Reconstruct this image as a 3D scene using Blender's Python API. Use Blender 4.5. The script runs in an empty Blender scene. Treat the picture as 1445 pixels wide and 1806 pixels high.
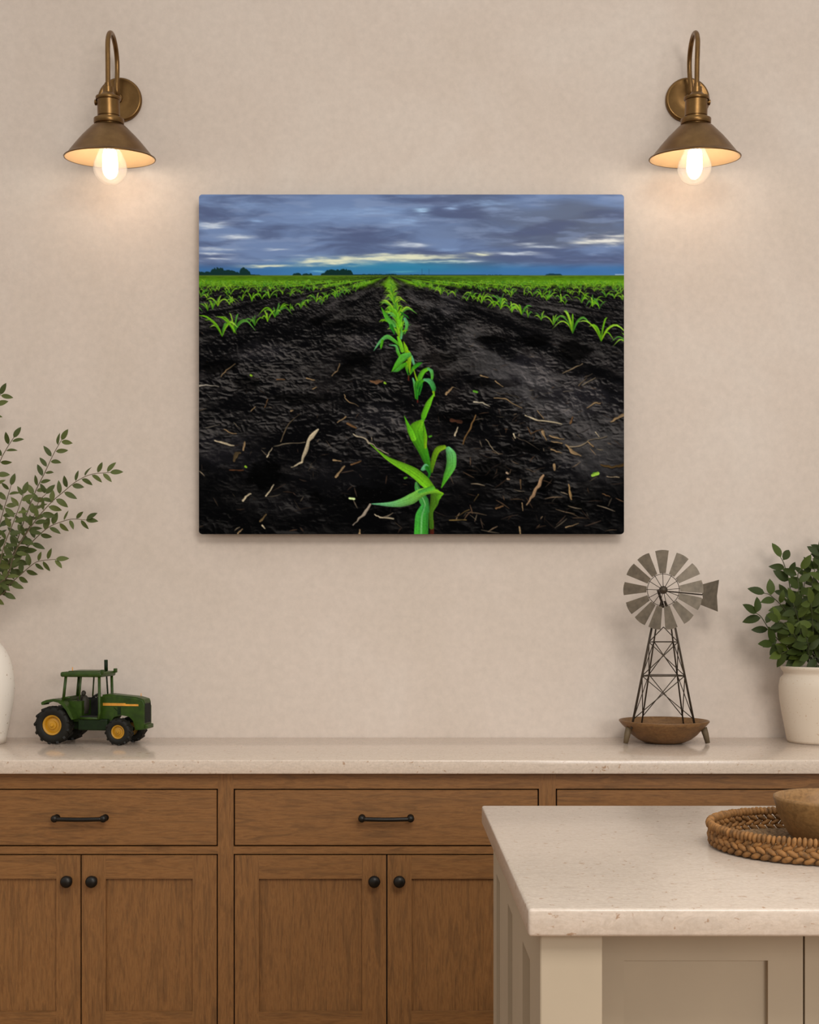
import bpy, bmesh, math, random
import numpy as np
from mathutils import Vector, Matrix
PI = math.pi
R = math.radians
SC = bpy.context.scene
C = SC.collection

# ------------------------------------------------------------------ camera, world, lights, exposure
F, CX, CY, EYE = 2231.0, 695.0, 1078.0, 1.34
WALL_Y = 4.21
cd = bpy.data.cameras.new('camera'); cam = bpy.data.objects.new('camera', cd); C.objects.link(cam)
cam.location = (0, 0, EYE); cam.rotation_euler = (R(90), 0, 0)
cd.sensor_fit = 'HORIZONTAL'; cd.sensor_width = 36.0; cd.lens = F/1445*36
cd.shift_x = (722.5-CX)/1445; cd.shift_y = (CY-903)/1445
cd.clip_start = 0.05
SC.camera = cam

world = bpy.data.worlds.new('world'); SC.world = world; world.use_nodes = True
bg = world.node_tree.nodes['Background']
bg.inputs[1].default_value = 0.61
_nt = world.node_tree; _tc = _nt.nodes.new('ShaderNodeTexCoord'); _sx = _nt.nodes.new('ShaderNodeSeparateXYZ'); _cr = _nt.nodes.new('ShaderNodeValToRGB')
_mr = _nt.nodes.new('ShaderNodeMapRange'); _mr.inputs['From Min'].default_value = -1.0
_nt.links.new(_tc.outputs['Generated'], _sx.inputs[0]); _nt.links.new(_sx.outputs['Z'], _mr.inputs['Value']); _nt.links.new(_mr.outputs[0], _cr.inputs['Fac'])
_cr.color_ramp.elements[0].position = 0.35; _cr.color_ramp.elements[0].color = (0.45, 0.42, 0.38, 1)
_cr.color_ramp.elements[1].position = 0.80; _cr.color_ramp.elements[1].color = (1.45, 1.43, 1.41, 1)
_nt.links.new(_cr.outputs[0], bg.inputs[0])

def area(name, loc, target, size, sy, power, col):
    l = bpy.data.lights.new(name, 'AREA'); l.shape = 'RECTANGLE'; l.size = size; l.size_y = sy
    l.energy = power; l.color = col
    o = bpy.data.objects.new(name, l); C.objects.link(o); o.location = loc
    o.rotation_euler = (Vector(target)-Vector(loc)).to_track_quat('-Z', 'Y').to_euler()
    return o
area('added_key_fill', (2.4, -2.6, 2.2), (0.0, 4.2, 0.6), 2.0, 1.4, 88, (1.0, 0.98, 0.96))  # unseen soft area light added at front right as key, not a window
area('added_top_fill', (0.7, -0.3, 3.7), (0.7, 1.55, 0.6), 1.5, 1.2, 84, (1.0, 0.97, 0.93))  # unseen area light added overhead to shade below overhangs and print, no fitting
BULB_POWER = 26.0

SC.view_settings.view_transform = 'Standard'
SC.view_settings.look = 'None'
SC.view_settings.gamma = 1.0
SC.view_settings.exposure = 0.0
SC.view_settings.use_curve_mapping = False
SC.cycles.use_denoising = True
SC.cycles.max_bounces = 8
SC.cycles.transparent_max_bounces = 12
SC.cycles.sample_clamp_indirect = 4

def P(px, py, Y):
    return Vector(((px-CX)*Y/F, Y, EYE-(py-CY)*Y/F))

# ------------------------------------------------------------------ material helpers
def lin(c):
    out = []
    for v in c:
        v = v/255.0
        out.append(v/12.92 if v <= 0.04045 else ((v+0.055)/1.055)**2.4)
    return (*out, 1.0)

class Mat:
    def __init__(s, name):
        s.m = bpy.data.materials.new(name); s.m.use_nodes = True
        s.nt = s.m.node_tree; s.b = s.nt.nodes['Principled BSDF']
    def n(s, t, **kw):
        nd = s.nt.nodes.new(t)
        for k, v in kw.items(): setattr(nd, k, v)
        return nd
    def l(s, a, b): s.nt.links.new(a, b)
    def coords(s, scale=(1, 1, 1), rnd=True, kind='Object'):
        tc = s.n('ShaderNodeTexCoord'); mp = s.n('ShaderNodeMapping')
        mp.inputs['Scale'].default_value = scale
        s.l(tc.outputs[kind], mp.inputs['Vector'])
        if rnd:
            oi = s.n('ShaderNodeObjectInfo'); ml = s.n('ShaderNodeMath', operation='MULTIPLY'); ml.inputs[1].default_value = 37.0
            s.l(oi.outputs['Random'], ml.inputs[0]); s.l(ml.outputs[0], mp.inputs['Location'])
        return mp.outputs['Vector']
    def noise(s, vec, scale, detail=4, rough=0.5, dist=0.0):
        nd = s.n('ShaderNodeTexNoise'); nd.inputs['Scale'].default_value = scale
        nd.inputs['Detail'].default_value = detail; nd.inputs['Roughness'].default_value = rough
        nd.inputs['Distortion'].default_value = dist
        s.l(vec, nd.inputs['Vector']); return nd.outputs['Fac']
    def ramp(s, fac, stops):
        nd = s.n('ShaderNodeValToRGB'); cr = nd.color_ramp
        while len(cr.elements) > 1: cr.elements.remove(cr.elements[-1])
        cr.elements[0].position = stops[0][0]; cr.elements[0].color = lin(stops[0][1])
        for p, c in stops[1:]:
            e = cr.elements.new(p); e.color = lin(c)
        s.l(fac, nd.inputs['Fac']); return nd.outputs['Color']
    def mix(s, fac, a, b, mode='MIX'):
        nd = s.n('ShaderNodeMix', data_type='RGBA', blend_type=mode)
        if isinstance(fac, (int, float)): nd.inputs[0].default_value = fac
        else: s.l(fac, nd.inputs[0])
        for sock, v in ((nd.inputs[6], a), (nd.inputs[7], b)):
            if isinstance(v, tuple): sock.default_value = v
            else: s.l(v, sock)
        return nd.outputs[2]
    def bump(s, h, strength, dist):
        nd = s.n('ShaderNodeBump'); nd.inputs['Strength'].default_value = strength
        nd.inputs['Distance'].default_value = dist
        s.l(h, nd.inputs['Height']); s.l(nd.outputs['Normal'], s.b.inputs['Normal'])
    def color(s, c):
        if isinstance(c, tuple): s.b.inputs['Base Color'].default_value = c
        else: s.l(c, s.b.inputs['Base Color'])
    def set(s, rough=0.5, metal=0.0, spec=0.5):
        s.b.inputs['Roughness'].default_value = rough; s.b.inputs['Metallic'].default_value = metal
        s.b.inputs['Specular IOR Level'].default_value = spec

def simple(name, c, rough=0.5, metal=0.0, spec=0.5, var=0.12, nscale=30, bump=0.0, bdist=0.001):
    m = Mat(name); v = m.coords(); f = m.noise(v, nscale, 5)
    d = tuple(x*(1-var) for x in c); u = tuple(min(255, x*(1+var)) for x in c)
    m.color(m.ramp(f, [(0.3, d), (0.7, u)])); m.set(rough, metal, spec)
    if bump: m.bump(f, bump, bdist)
    return m.m

# wall plaster
m = Mat('plaster'); v = m.coords(rnd=False)
f1 = m.noise(v, 1.6, 6, 0.6, 0.6); f2 = m.noise(v, 42, 6, 0.7)
c1 = m.ramp(f1, [(0.25, (205, 190, 175)), (0.5, (211, 196, 182)), (0.75, (216, 203, 190))])
c2 = m.ramp(f2, [(0.3, (243, 243, 243)), (0.7, (255, 255, 255))])
m.color(m.mix(1.0, c1, c2, 'MULTIPLY')); m.set(0.9, 0, 0.2); m.bump(f2, 0.15, 0.002)
M_WALL = m.m

def stone(name, base, rough):
    m = Mat(name); v = m.coords(rnd=False); vs = m.coords((1.0, 3.0, 3.0), rnd=False)
    d = tuple(x*0.965 for x in base); u = tuple(min(255, x*1.03) for x in base)
    f1 = m.noise(vs, 14, 6, 0.6, 2.2)
    c = m.ramp(f1, [(0.32, d), (0.47, base), (0.52, u), (0.56, base), (0.75, d)])
    f2 = m.noise(v, 75, 4, 0.6, 0.5)
    k = m.ramp(f2, [(0.0, (196, 170, 146)), (0.31, (216, 196, 178)), (0.37, (255, 255, 255))])
    c = m.mix(1.0, c, k, 'MULTIPLY')
    f3 = m.noise(v, 160, 3, 0.6)
    k3 = m.ramp(f3, [(0.3, (243, 241, 238)), (0.65, (255, 255, 255))])
    m.color(m.mix(1.0, c, k3, 'MULTIPLY')); m.set(rough, 0, 0.5)
    return m.m
M_STONE = stone('beige_quartz', (208, 190, 172), 0.16)
M_STONE2 = stone('island_quartz', (194, 178, 162), 0.22)

def wood(name, scale, base=(124, 85, 46), rough=0.5):
    m = Mat(name); v = m.coords(scale)
    f = m.noise(v, 5.0, 8, 0.62, 1.2); g = m.noise(v, 22.0, 6, 0.7, 0.4)
    dk = tuple(x*0.84 for x in base); lt = tuple(min(255, x*1.10) for x in base)
    c = m.ramp(f, [(0.28, dk), (0.45, base), (0.55, lt), (0.62, base), (0.8, dk)])
    k = m.ramp(g, [(0.30, (222, 212, 200)), (0.55, (255, 255, 255))])
    m.color(m.mix(1.0, c, k, 'MULTIPLY')); m.set(rough, 0, 0.35); m.bump(g, 0.12, 0.001)
    return m.m
M_WH = wood('oak_grain_across', (1.3, 6, 13))
M_WV = wood('oak_grain_upright', (13, 6, 1.3))
M_BOWL = wood('turned_wood', (6, 6, 9), (130, 96, 56), 0.45)
M_BOWL2 = wood('dark_turned_wood', (5, 5, 9), (112, 80, 46), 0.45)
M_GAP = simple('cabinet_interior', (30, 20, 12), 0.9)
M_PAINT = simple('taupe_paint', (172, 156, 133), 0.55, 0, 0.35, 0.015, 8)
M_BLACK = simple('blackened_metal', (34, 30, 25), 0.38, 0.6, 0.5, 0.1)
M_FLOOR = wood('floor_oak', (1.0, 6, 6), (150, 118, 84), 0.5)
def brass():
    m = Mat('antique_brass'); v = m.coords(); f = m.noise(v, 24, 5, 0.6)
    m.color(m.ramp(f, [(0.3, (104, 76, 42)), (0.7, (124, 93, 54))])); m.set(0.33, 0.9, 0.5); return m.m
M_BRASS = brass()
M_ENAMEL = simple('cream_enamel', (196, 162, 120), 0.5, 0, 0.4, 0.01)
m = Mat('speckled_ceramic'); v = m.coords()
f = m.noise(v, 150, 2, 0.5); c = m.ramp(f, [(0.0, (174, 138, 108)), (0.26, (182, 148, 118)), (0.33, (206, 190, 170))])
m.color(c); m.set(0.6, 0, 0.35); m.bump(m.noise(v, 30, 4), 0.2, 0.001)
M_CERAMIC = m.m
m = Mat('white_ceramic'); v = m.coords()
f = m.noise(v, 60, 2, 0.5); c = m.ramp(f, [(0.0, (176, 150, 125)), (0.28, (180, 156, 132)), (0.33, (236, 226, 212))])
m.color(c); m.set(0.5, 0, 0.4); m.bump(m.noise(v, 30, 4), 0.15, 0.001)
M_VASE = m.m
def leafmat(name, a, b, c_):
    m = Mat(name); g = m.n('ShaderNodeNewGeometry')
    col = m.ramp(g.outputs['Random Per Island'], [(0.0, a), (0.5, b), (1.0, c_)])
    m.color(col); m.set(0.55, 0, 0.22)
    m.b.inputs['Transmission Weight'].default_value = 0.0
    return m.m
M_LEAF = leafmat('branch_leaf', (62, 70, 30), (76, 84, 38), (92, 98, 48))
M_LEAF2 = leafmat('bush_leaf', (42, 52, 12), (54, 66, 18), (74, 86, 28))
M_STEM = simple('woody_stem', (92, 78, 52), 0.7)
M_STEM2 = simple('green_stem', (62, 66, 34), 0.7)
M_SOIL = simple('potting_soil', (38, 30, 22), 0.95, bump=0.5, bdist=0.004)
M_TIN = simple('weathered_zinc', (106, 95, 80), 0.5, 0.35, 0.35, 0.10, 60)
M_FOOT = simple('dark_bark', (92, 76, 52), 0.7)
M_IRON = simple('dark_iron_wire', (66, 56, 44), 0.5, 0.5, 0.4)
M_WICKER = simple('seagrass', (124, 86, 46), 0.7, 0, 0.3, 0.28, 70, 0.3, 0.001)
M_WICKER2 = simple('seagrass_mat', (118, 92, 64), 0.75, 0, 0.3, 0.25, 120, 0.5, 0.002)
M_GREEN = simple('tractor_green', (44, 64, 14), 0.38, 0, 0.28, 0.15, 60)
M_DGREEN = simple('tractor_dark_green', (20, 34, 10), 0.55, 0, 0.2, 0.2, 60)
M_YELLOW = simple('tractor_yellow', (176, 126, 22), 0.4, 0, 0.5, 0.08)
M_STRIPE = simple('stripe_amber', (206, 140, 44), 0.5)
M_RUBBER = simple('black_rubber', (24, 22, 16), 0.6, 0, 0.25, 0.15, 60)
M_GRILLE = simple('grille_black', (22, 22, 16), 0.6)
M_SEAT = simple('seat_brown', (48, 42, 32), 0.7)

# ------------------------------------------------------------------ object helpers
def finish(name, bm, mat, parent=None, smooth=None, world=True, recalc=True):
    if recalc: bmesh.ops.recalc_face_normals(bm, faces=bm.faces)
    if parent is not None and world:
        p = parent; off = Vector((0, 0, 0))
        while p is not None: off += p.location; p = p.parent
        bmesh.ops.translate(bm, verts=bm.verts, vec=-off)
    me = bpy.data.meshes.new(name); bm.to_mesh(me); bm.free()
    for mm in (mat if isinstance(mat, (list, tuple)) else [mat]): me.materials.append(mm)
    if smooth is not None:
        me.shade_smooth() if smooth == 180 else me.set_sharp_from_angle(angle=R(smooth))
    o = bpy.data.objects.new(name, me); C.objects.link(o)
    if parent is not None: o.parent = parent
    return o
def thing(name, label, cat, loc=(0, 0, 0), rz=0, group=None):
    o = bpy.data.objects.new(name, None); C.objects.link(o); o.empty_display_size = 0.05
    o.location = loc; o.rotation_euler = (0, 0, rz); o['label'] = label; o['category'] = cat
    if group: o['group'] = group
    return o
def tag(o, label, cat, group=None):
    o['label'] = label; o['category'] = cat
    if group: o['group'] = group
    return o
def struct(o): o['kind'] = 'structure'; return o
def NB(): return bmesh.new()
def box(bm, x0, x1, y0, y1, z0, z1, bev=0.0, seg=2, mi=0, mat=None):
    vs = [bm.verts.new((x, y, z)) for x in (x0, x1) for y in (y0, y1) for z in (z0, z1)]
    q = [(0, 1, 3, 2), (4, 6, 7, 5), (0, 4, 5, 1), (2, 3, 7, 6), (0, 2, 6, 4), (1, 5, 7, 3)]
    fs = [bm.faces.new([vs[i] for i in t]) for t in q]
    for f in fs: f.material_index = mi
    if mat is not None: bmesh.ops.transform(bm, matrix=mat, verts=vs)
    if bev:
        es = list({e for f in fs for e in f.edges})
        bmesh.ops.bevel(bm, geom=es, offset=bev, segments=seg, affect='EDGES', profile=0.5, material=mi)
def frame(d):
    d = d.normalized(); up = Vector((0, 0, 1)) if abs(d.z) < 0.95 else Vector((1, 0, 0))
    a = d.cross(up).normalized(); return a, a.cross(d).normalized()
def tube(bm, pts, rad, n=10, cap=True, mi=0):
    pts = [Vector(p) for p in pts]; rings = []
    if not isinstance(rad, (list, tuple)): rad = [rad]*len(pts)
    a = None
    for i, p in enumerate(pts):
        d = (pts[min(i+1, len(pts)-1)]-pts[max(i-1, 0)])
        if a is None: a, b = frame(d)
        else:
            a = (a-d.normalized()*a.dot(d.normalized())).normalized(); b = a.cross(d.normalized())
        rings.append([bm.verts.new(p+(a*math.cos(2*PI*k/n)+b*math.sin(2*PI*k/n))*rad[i]) for k in range(n)])
    for i in range(len(rings)-1):
        for k in range(n):
            f = bm.faces.new((rings[i][k], rings[i][(k+1) % n], rings[i+1][(k+1) % n], rings[i+1][k])); f.material_index = mi; f.smooth = True
    if cap:
        bm.faces.new(rings[0][::-1]).material_index = mi; bm.faces.new(rings[-1]).material_index = mi
def smoothpath(pts, n=8):
    pts = [Vector(p) for p in pts]; out = []
    q = [2*pts[0]-pts[1]]+pts+[2*pts[-1]-pts[-2]]
    for i in range(1, len(q)-2):
        for k in range(n):
            t = k/n; p0, p1, p2, p3 = q[i-1:i+3]
            out.append(0.5*((2*p1)+(-p0+p2)*t+(2*p0-5*p1+4*p2-p3)*t*t+(-p0+3*p1-3*p2+p3)*t**3))
    out.append(pts[-1]); return out
def lathe(bm, prof, n=48, mat=None, mi=0, closed=False):
    """prof: (r, z) points revolved about z."""
    rings = []; allv = []
    for r, z in prof:
        if r < 1e-6: vs = [bm.verts.new((0, 0, z))]
        else: vs = [bm.verts.new((r*math.cos(2*PI*k/n), r*math.sin(2*PI*k/n), z)) for k in range(n)]
        rings.append(vs); allv += vs
    pairs = list(zip(rings, rings[1:]))
    if closed: pairs.append((rings[-1], rings[0]))
    for a, b in pairs:
        for k in range(n):
            k2 = (k+1) % n
            if len(a) == 1 and len(b) == 1: continue
            if len(a) == 1: f = bm.faces.new((a[0], b[k], b[k2]))
            elif len(b) == 1: f = bm.faces.new((a[k], a[k2], b[0]))
            else: f = bm.faces.new((a[k], a[k2], b[k2], b[k]))
            f.smooth = True; f.material_index = mi
    if mat is not None: bmesh.ops.transform(bm, matrix=mat, verts=allv)
def ellipsoid(bm, c, ax, n=8, m=5):
    """ax: three axis vectors (with length)."""
    c = Vector(c); a, b, d = [Vector(x) for x in ax]
    top = bm.verts.new(c+d); bot = bm.verts.new(c-d); rings = []
    for j in range(1, m):
        t = PI*j/m
        rings.append([bm.verts.new(c+d*math.cos(t)+(a*math.cos(2*PI*k/n)+b*math.sin(2*PI*k/n))*math.sin(t)) for k in range(n)])
    for k in range(n):
        k2 = (k+1) % n
        bm.faces.new((top, rings[0][k], rings[0][k2])).smooth = True
        bm.faces.new((bot, rings[-1][k2], rings[-1][k])).smooth = True
        for j in range(len(rings)-1):
            bm.faces.new((rings[j][k], rings[j+1][k], rings[j+1][k2], rings[j][k2])).smooth = True
def prism(bm, poly, axis_a, axis_b, axis_n, origin, depth, mi=0):
    """extrude a 2D polygon (a,b) by depth along axis_n."""
    o = Vector(origin); A, B, N = Vector(axis_a), Vector(axis_b), Vector(axis_n)
    v0 = [bm.verts.new(o+A*a+B*b) for a, b in poly]; v1 = [bm.verts.new(v.co+N*depth) for v in v0]
    bm.faces.new(v0[::-1]).material_index = mi; bm.faces.new(v1).material_index = mi
    n = len(poly)
    for i in range(n):
        bm.faces.new((v0[i], v0[(i+1) % n], v1[(i+1) % n], v1[i])).material_index = mi
def leaf(bm, base, d, nrm, L, W, curl=0.15, fold=0.12, seg=6):
    d = Vector(d).normalized(); nrm = Vector(nrm); s = d.cross(nrm)
    if s.length < 1e-3: s = d.cross(Vector((0.3, 1, 0.2)))
    s.normalize(); nn = s.cross(d).normalized(); base = Vector(base); rows = []
    for i in range(seg+1):
        t = i/seg; w = W*0.5*(math.sin(PI*min(1, t**0.85))**0.8)*(1.0 if t < 1 else 0)+0.0004
        p = base+d*(L*t)-nn*(curl*L*t*t)
        rows.append((bm.verts.new(p+s*w+nn*w*fold*2), bm.verts.new(p), bm.verts.new(p-s*w+nn*w*fold*2)))
    for a, b in zip(rows, rows[1:]):
        bm.faces.new((a[0], a[1], b[1], b[0])).smooth = True
        bm.faces.new((a[1], a[2], b[2], b[1])).smooth = True

# ------------------------------------------------------------------ the setting
b = NB(); box(b, -4, 4, WALL_Y, WALL_Y+0.15, 0, 4.2); struct(finish('wall_back', b, M_WALL))
b = NB(); box(b, -4, 4, -2.5, WALL_Y, -0.1, 0); struct(finish('floor', b, M_FLOOR))

# ------------------------------------------------------------------ wall counter run
CT, CB, CF = 0.92, 0.88, 3.57          # counter top, underside, front edge
b = NB(); box(b, -1.75, 2.0, CF, WALL_Y-0.001, CB, CT, 0.004, 3)
tag(finish('countertop', b, M_STONE, smooth=30), 'long pale beige quartz countertop along the wall over oak cabinets', 'countertop')

FY = 3.60; KX = F/FY
def cx_(px): return (px-CX)/KX
def cz_(py): return EYE-(py-CY)/KX
G = 0.0038
z_dt, z_db, z_pt = cz_(1391), cz_(1493), cz_(1506)
z_bot = 0.13
def base_cabinet(x_l, x_r, o_l, o_r, mid, label, pull_z=cz_(1442)):
    """x_l..x_r outer frame, o_l..o_r opening (metres)"""
    t = thing('base_cabinet', label, 'cabinet', ((x_l+x_r)/2, FY, 0), 0, 'oak base cabinets under the wall countertop')
    b = NB(); th = 0.022
    box(b, x_l, o_l, FY, FY+th, 0.10, CB-0.0005, mi=1)
    box(b, o_r, x_r, FY, FY+th, 0.10, CB-0.0005, mi=1)
    box(b, o_l, o_r, FY, FY+th, z_dt, CB-0.0005)
    box(b, o_l, o_r, FY, FY+th, z_pt, z_db)
    box(b, o_l, o_r, FY, FY+th, 0.10, z_bot)
    finish('face_frame', b, [M_WH, M_WV], t)
    b = NB(); box(b, x_l+0.001, x_r-0.001, FY+th, WALL_Y-0.02, 0.10, CB-0.001); finish('carcass', b, M_GAP, t)
    b = NB(); box(b, x_l+0.001, x_r-0.001, FY+0.06, FY+0.08, 0.0, 0.10); finish('toe_kick', b, M_GAP, t)
    b = NB(); box(b, o_l+G, o_r-G, FY, FY+0.02, z_db+G, z_dt-G, 0.0012, 1); d = finish('drawer', b, M_WH, t)
    # bar pull
    b = NB(); xc = (o_l+o_r)/2; L = 0.069; zz = pull_z
    for s in (-1, 1):
        tube(b, [(xc+s*L, FY-0.0005, zz), (xc+s*L, FY-0.004, zz), (xc+s*L, FY-0.026, zz)], [0.010, 0.006, 0.006], 14)
        ellipsoid(b, (xc+s*L, FY-0.028, zz+0.001), [(0.0105, 0, 0), (0, 0.009, 0), (0, 0, 0.0105)], 14, 8)
    tube(b, smoothpath([(xc-L, FY-0.028, zz), (xc, FY-0.030, zz-0.001), (xc+L, FY-0.028, zz)], 6), 0.0062, 12)
    finish('drawer_pull', b, M_BLACK, d)
    for s in (-1, 1):
        a0, a1 = (o_l+G, mid-G/2) if s < 0 else (mid+G/2, o_r-G)
        top = z_pt-G; bot = z_bot+G; sw = 0.0685
        b = NB()
        box(b, a0, a0+sw, FY, FY+0.02, bot, top, mi=1); box(b, a1-sw, a1, FY, FY+0.02, bot, top, mi=1)
        box(b, a0+sw, a1-sw, FY+0.0002, FY+0.02, top-0.067, top); box(b, a0+sw, a1-sw, FY+0.0002, FY+0.02, bot, bot+0.067)
        d = finish('door', b, [M_WH, M_WV], t)
        b = NB(); box(b, a0+sw-0.002, a1-sw+0.002, FY+0.010, FY+0.018, bot+0.06, top-0.06); finish('door_panel', b, M_WV, d)
        b = NB(); kx = mid+s*0.0355; kz = cz_(1552)
        lathe(b, [(0, 0), (0.011, 0), (0.011, 0.002), (0.0065, 0.005), (0.0065, 0.014), (0.0135, 0.018), (0.0172, 0.024), (0.0165, 0.030), (0.011, 0.035), (0, 0.037)], 24,
              Matrix.Translation((kx, FY, kz)) @ Matrix.Rotation(R(90), 4, 'X'))
        finish('door_knob', b, M_BLACK, d)
    return t
base_cabinet(cx_(-112), cx_(398.5), cx_(-98), cx_(384.5), cx_(143), 'oak base cabinet at the left end, under the toy tractor, one drawer above two doors')
base_cabinet(cx_(398.5), cx_(965.5), cx_(412), cx_(951), cx_(682.5), 'middle oak base cabinet below the field picture, partly hidden by the island corner')
base_cabinet(cx_(965.5), cx_(1532.5), cx_(980.5), cx_(1519), cx_(1250), 'oak base cabinet behind the island, only its drawer front seen above the island top')

# ------------------------------------------------------------------ kitchen island
IX, IF, IBK = 0.1897, 1.785, 2.735
b = NB(); box(b, IX, 1.95, IF, IBK, CB, CT, 0.005, 3)
tag(finish('island_countertop', b, M_STONE2, smooth=30), 'thick beige speckled quartz top of the kitchen island in front', 'countertop')
isl = thing('kitchen_island', 'taupe painted kitchen island base with corner post and panelled end', 'kitchen island', (1.0, 2.2, 0))
BX = 0.210; PF = 1.812; IT = CB-0.0005; BKY = 2.668; RY = 1.955
# end panel (left side) with three recesses
rec = [(1.952, 2.064), (2.242, 2.331), (2.505, 2.588)]
b = NB(); TH = 0.02; y = PF+0.088
edges = [PF+0.0005, 1.952, 2.064, 2.242, 2.331, 2.505, 2.588, BKY]
for i in range(0, 8, 2): box(b, BX, BX+TH, edges[i], edges[i+1], 0.0, IT)
for y0, y1 in rec:
    box(b, BX, BX+TH, y0, y1, 0.802, IT); box(b, BX, BX+TH, y0, y1, 0.0, 0.12)
finish('end_frame', b, M_PAINT, isl)
b = NB()
for y0, y1 in rec: box(b, BX+0.012, BX+0.018, y0-0.002, y1+0.002, 0.11, 0.81)
finish('end_panel', b, M_PAINT, isl)
b = NB(); box(b, BX+TH-0.0195, BX+0.0885, PF-0.0005, PF+0.135, 0.0, IT, 0.0015, 2); finish('corner_post', b, M_PAINT, isl)
b = NB(); box(b, BX+TH, 1.93, RY+0.022, BKY, 0.08, IT); finish('carcass', b, M_PAINT, isl)
b = NB(); box(b, 1.84, 1.93, PF, PF+0.135, 0.0, IT, 0.0015, 2); finish('corner_post', b, M_PAINT, isl)
def ix(px): return (px-CX)*RY/F
def iz(py): return EYE-(py-CY)*RY/F
gx = [ix(1050), ix(1418.5), ix(1418.5)+0.323, ix(1418.5)+0.646, ix(1418.5)+0.969]
for i in range(4):
    x0, x1 = gx[i], gx[i+1]
    if i: x0 += 0.0015
    x1 = min(x1-0.0015, 1.838); 
    if i == 0: pl, pr = ix(1101), ix(1355)
    else: pl, pr = x0+0.056, x1-0.056
    b = NB(); zt = iz(1694); 
    box(b, x0, pl, RY, RY+0.02, 0.085, IT-0.001); box(b, pr, x1, RY, RY+0.02, 0.085, IT-0.001)
    box(b, pl, pr, RY, RY+0.02, zt, IT-0.001); box(b, pl, pr, RY, RY+0.02, 0.085, 0.15)
    d = finish('door', b, M_PAINT, isl)
    b = NB(); box(b, pl-0.002, pr+0.002, RY+0.009, RY+0.018, 0.14, zt+0.005); finish('door_panel', b, M_PAINT, d)

# ------------------------------------------------------------------ wall sconces
def bulb_mats():
    m = Mat('bulb_glass'); nt = m.nt; nt.nodes.remove(m.b)
    out = [n for n in nt.nodes if n.type == 'OUTPUT_MATERIAL'][0]
    tr = m.n('ShaderNodeBsdfTransparent'); tr.inputs[0].default_value = (1, 0.985, 0.96, 1)
    gl = m.n('ShaderNodeBsdfGlossy'); gl.inputs['Roughness'].default_value = 0.05
    tl = m.n('ShaderNodeBsdfTranslucent'); tl.inputs[0].default_value = (1, 0.9, 0.78, 1)
    lw = m.n('ShaderNodeLayerWeight'); lw.inputs['Blend'].default_value = 0.35
    mx = m.n('ShaderNodeMixShader'); mx2 = m.n('ShaderNodeMixShader'); mx.inputs[0].default_value = 0.07
    m.l(tr.outputs[0], mx.inputs[1]); m.l(tl.outputs[0], mx.inputs[2])
    ml = m.n('ShaderNodeMath', operation='MULTIPLY'); ml.inputs[1].default_value = 0.6
    m.l(lw.outputs['Facing'], ml.inputs[0]); m.l(ml.outputs[0], mx2.inputs[0])
    m.l(mx.outputs[0], mx2.inputs[1]); m.l(gl.outputs[0], mx2.inputs[2]); m.l(mx2.outputs[0], out.inputs[0])
    g = m.m
    m = Mat('glowing_filament'); m.color(lin((255, 240, 220)))
    m.b.inputs['Emission Color'].default_value = (1.0, 0.92, 0.81, 1); m.b.inputs['Emission Strength'].default_value = BULB_POWER
    return g, m.m
M_GLASS, M_GLOW = bulb_mats()

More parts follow.
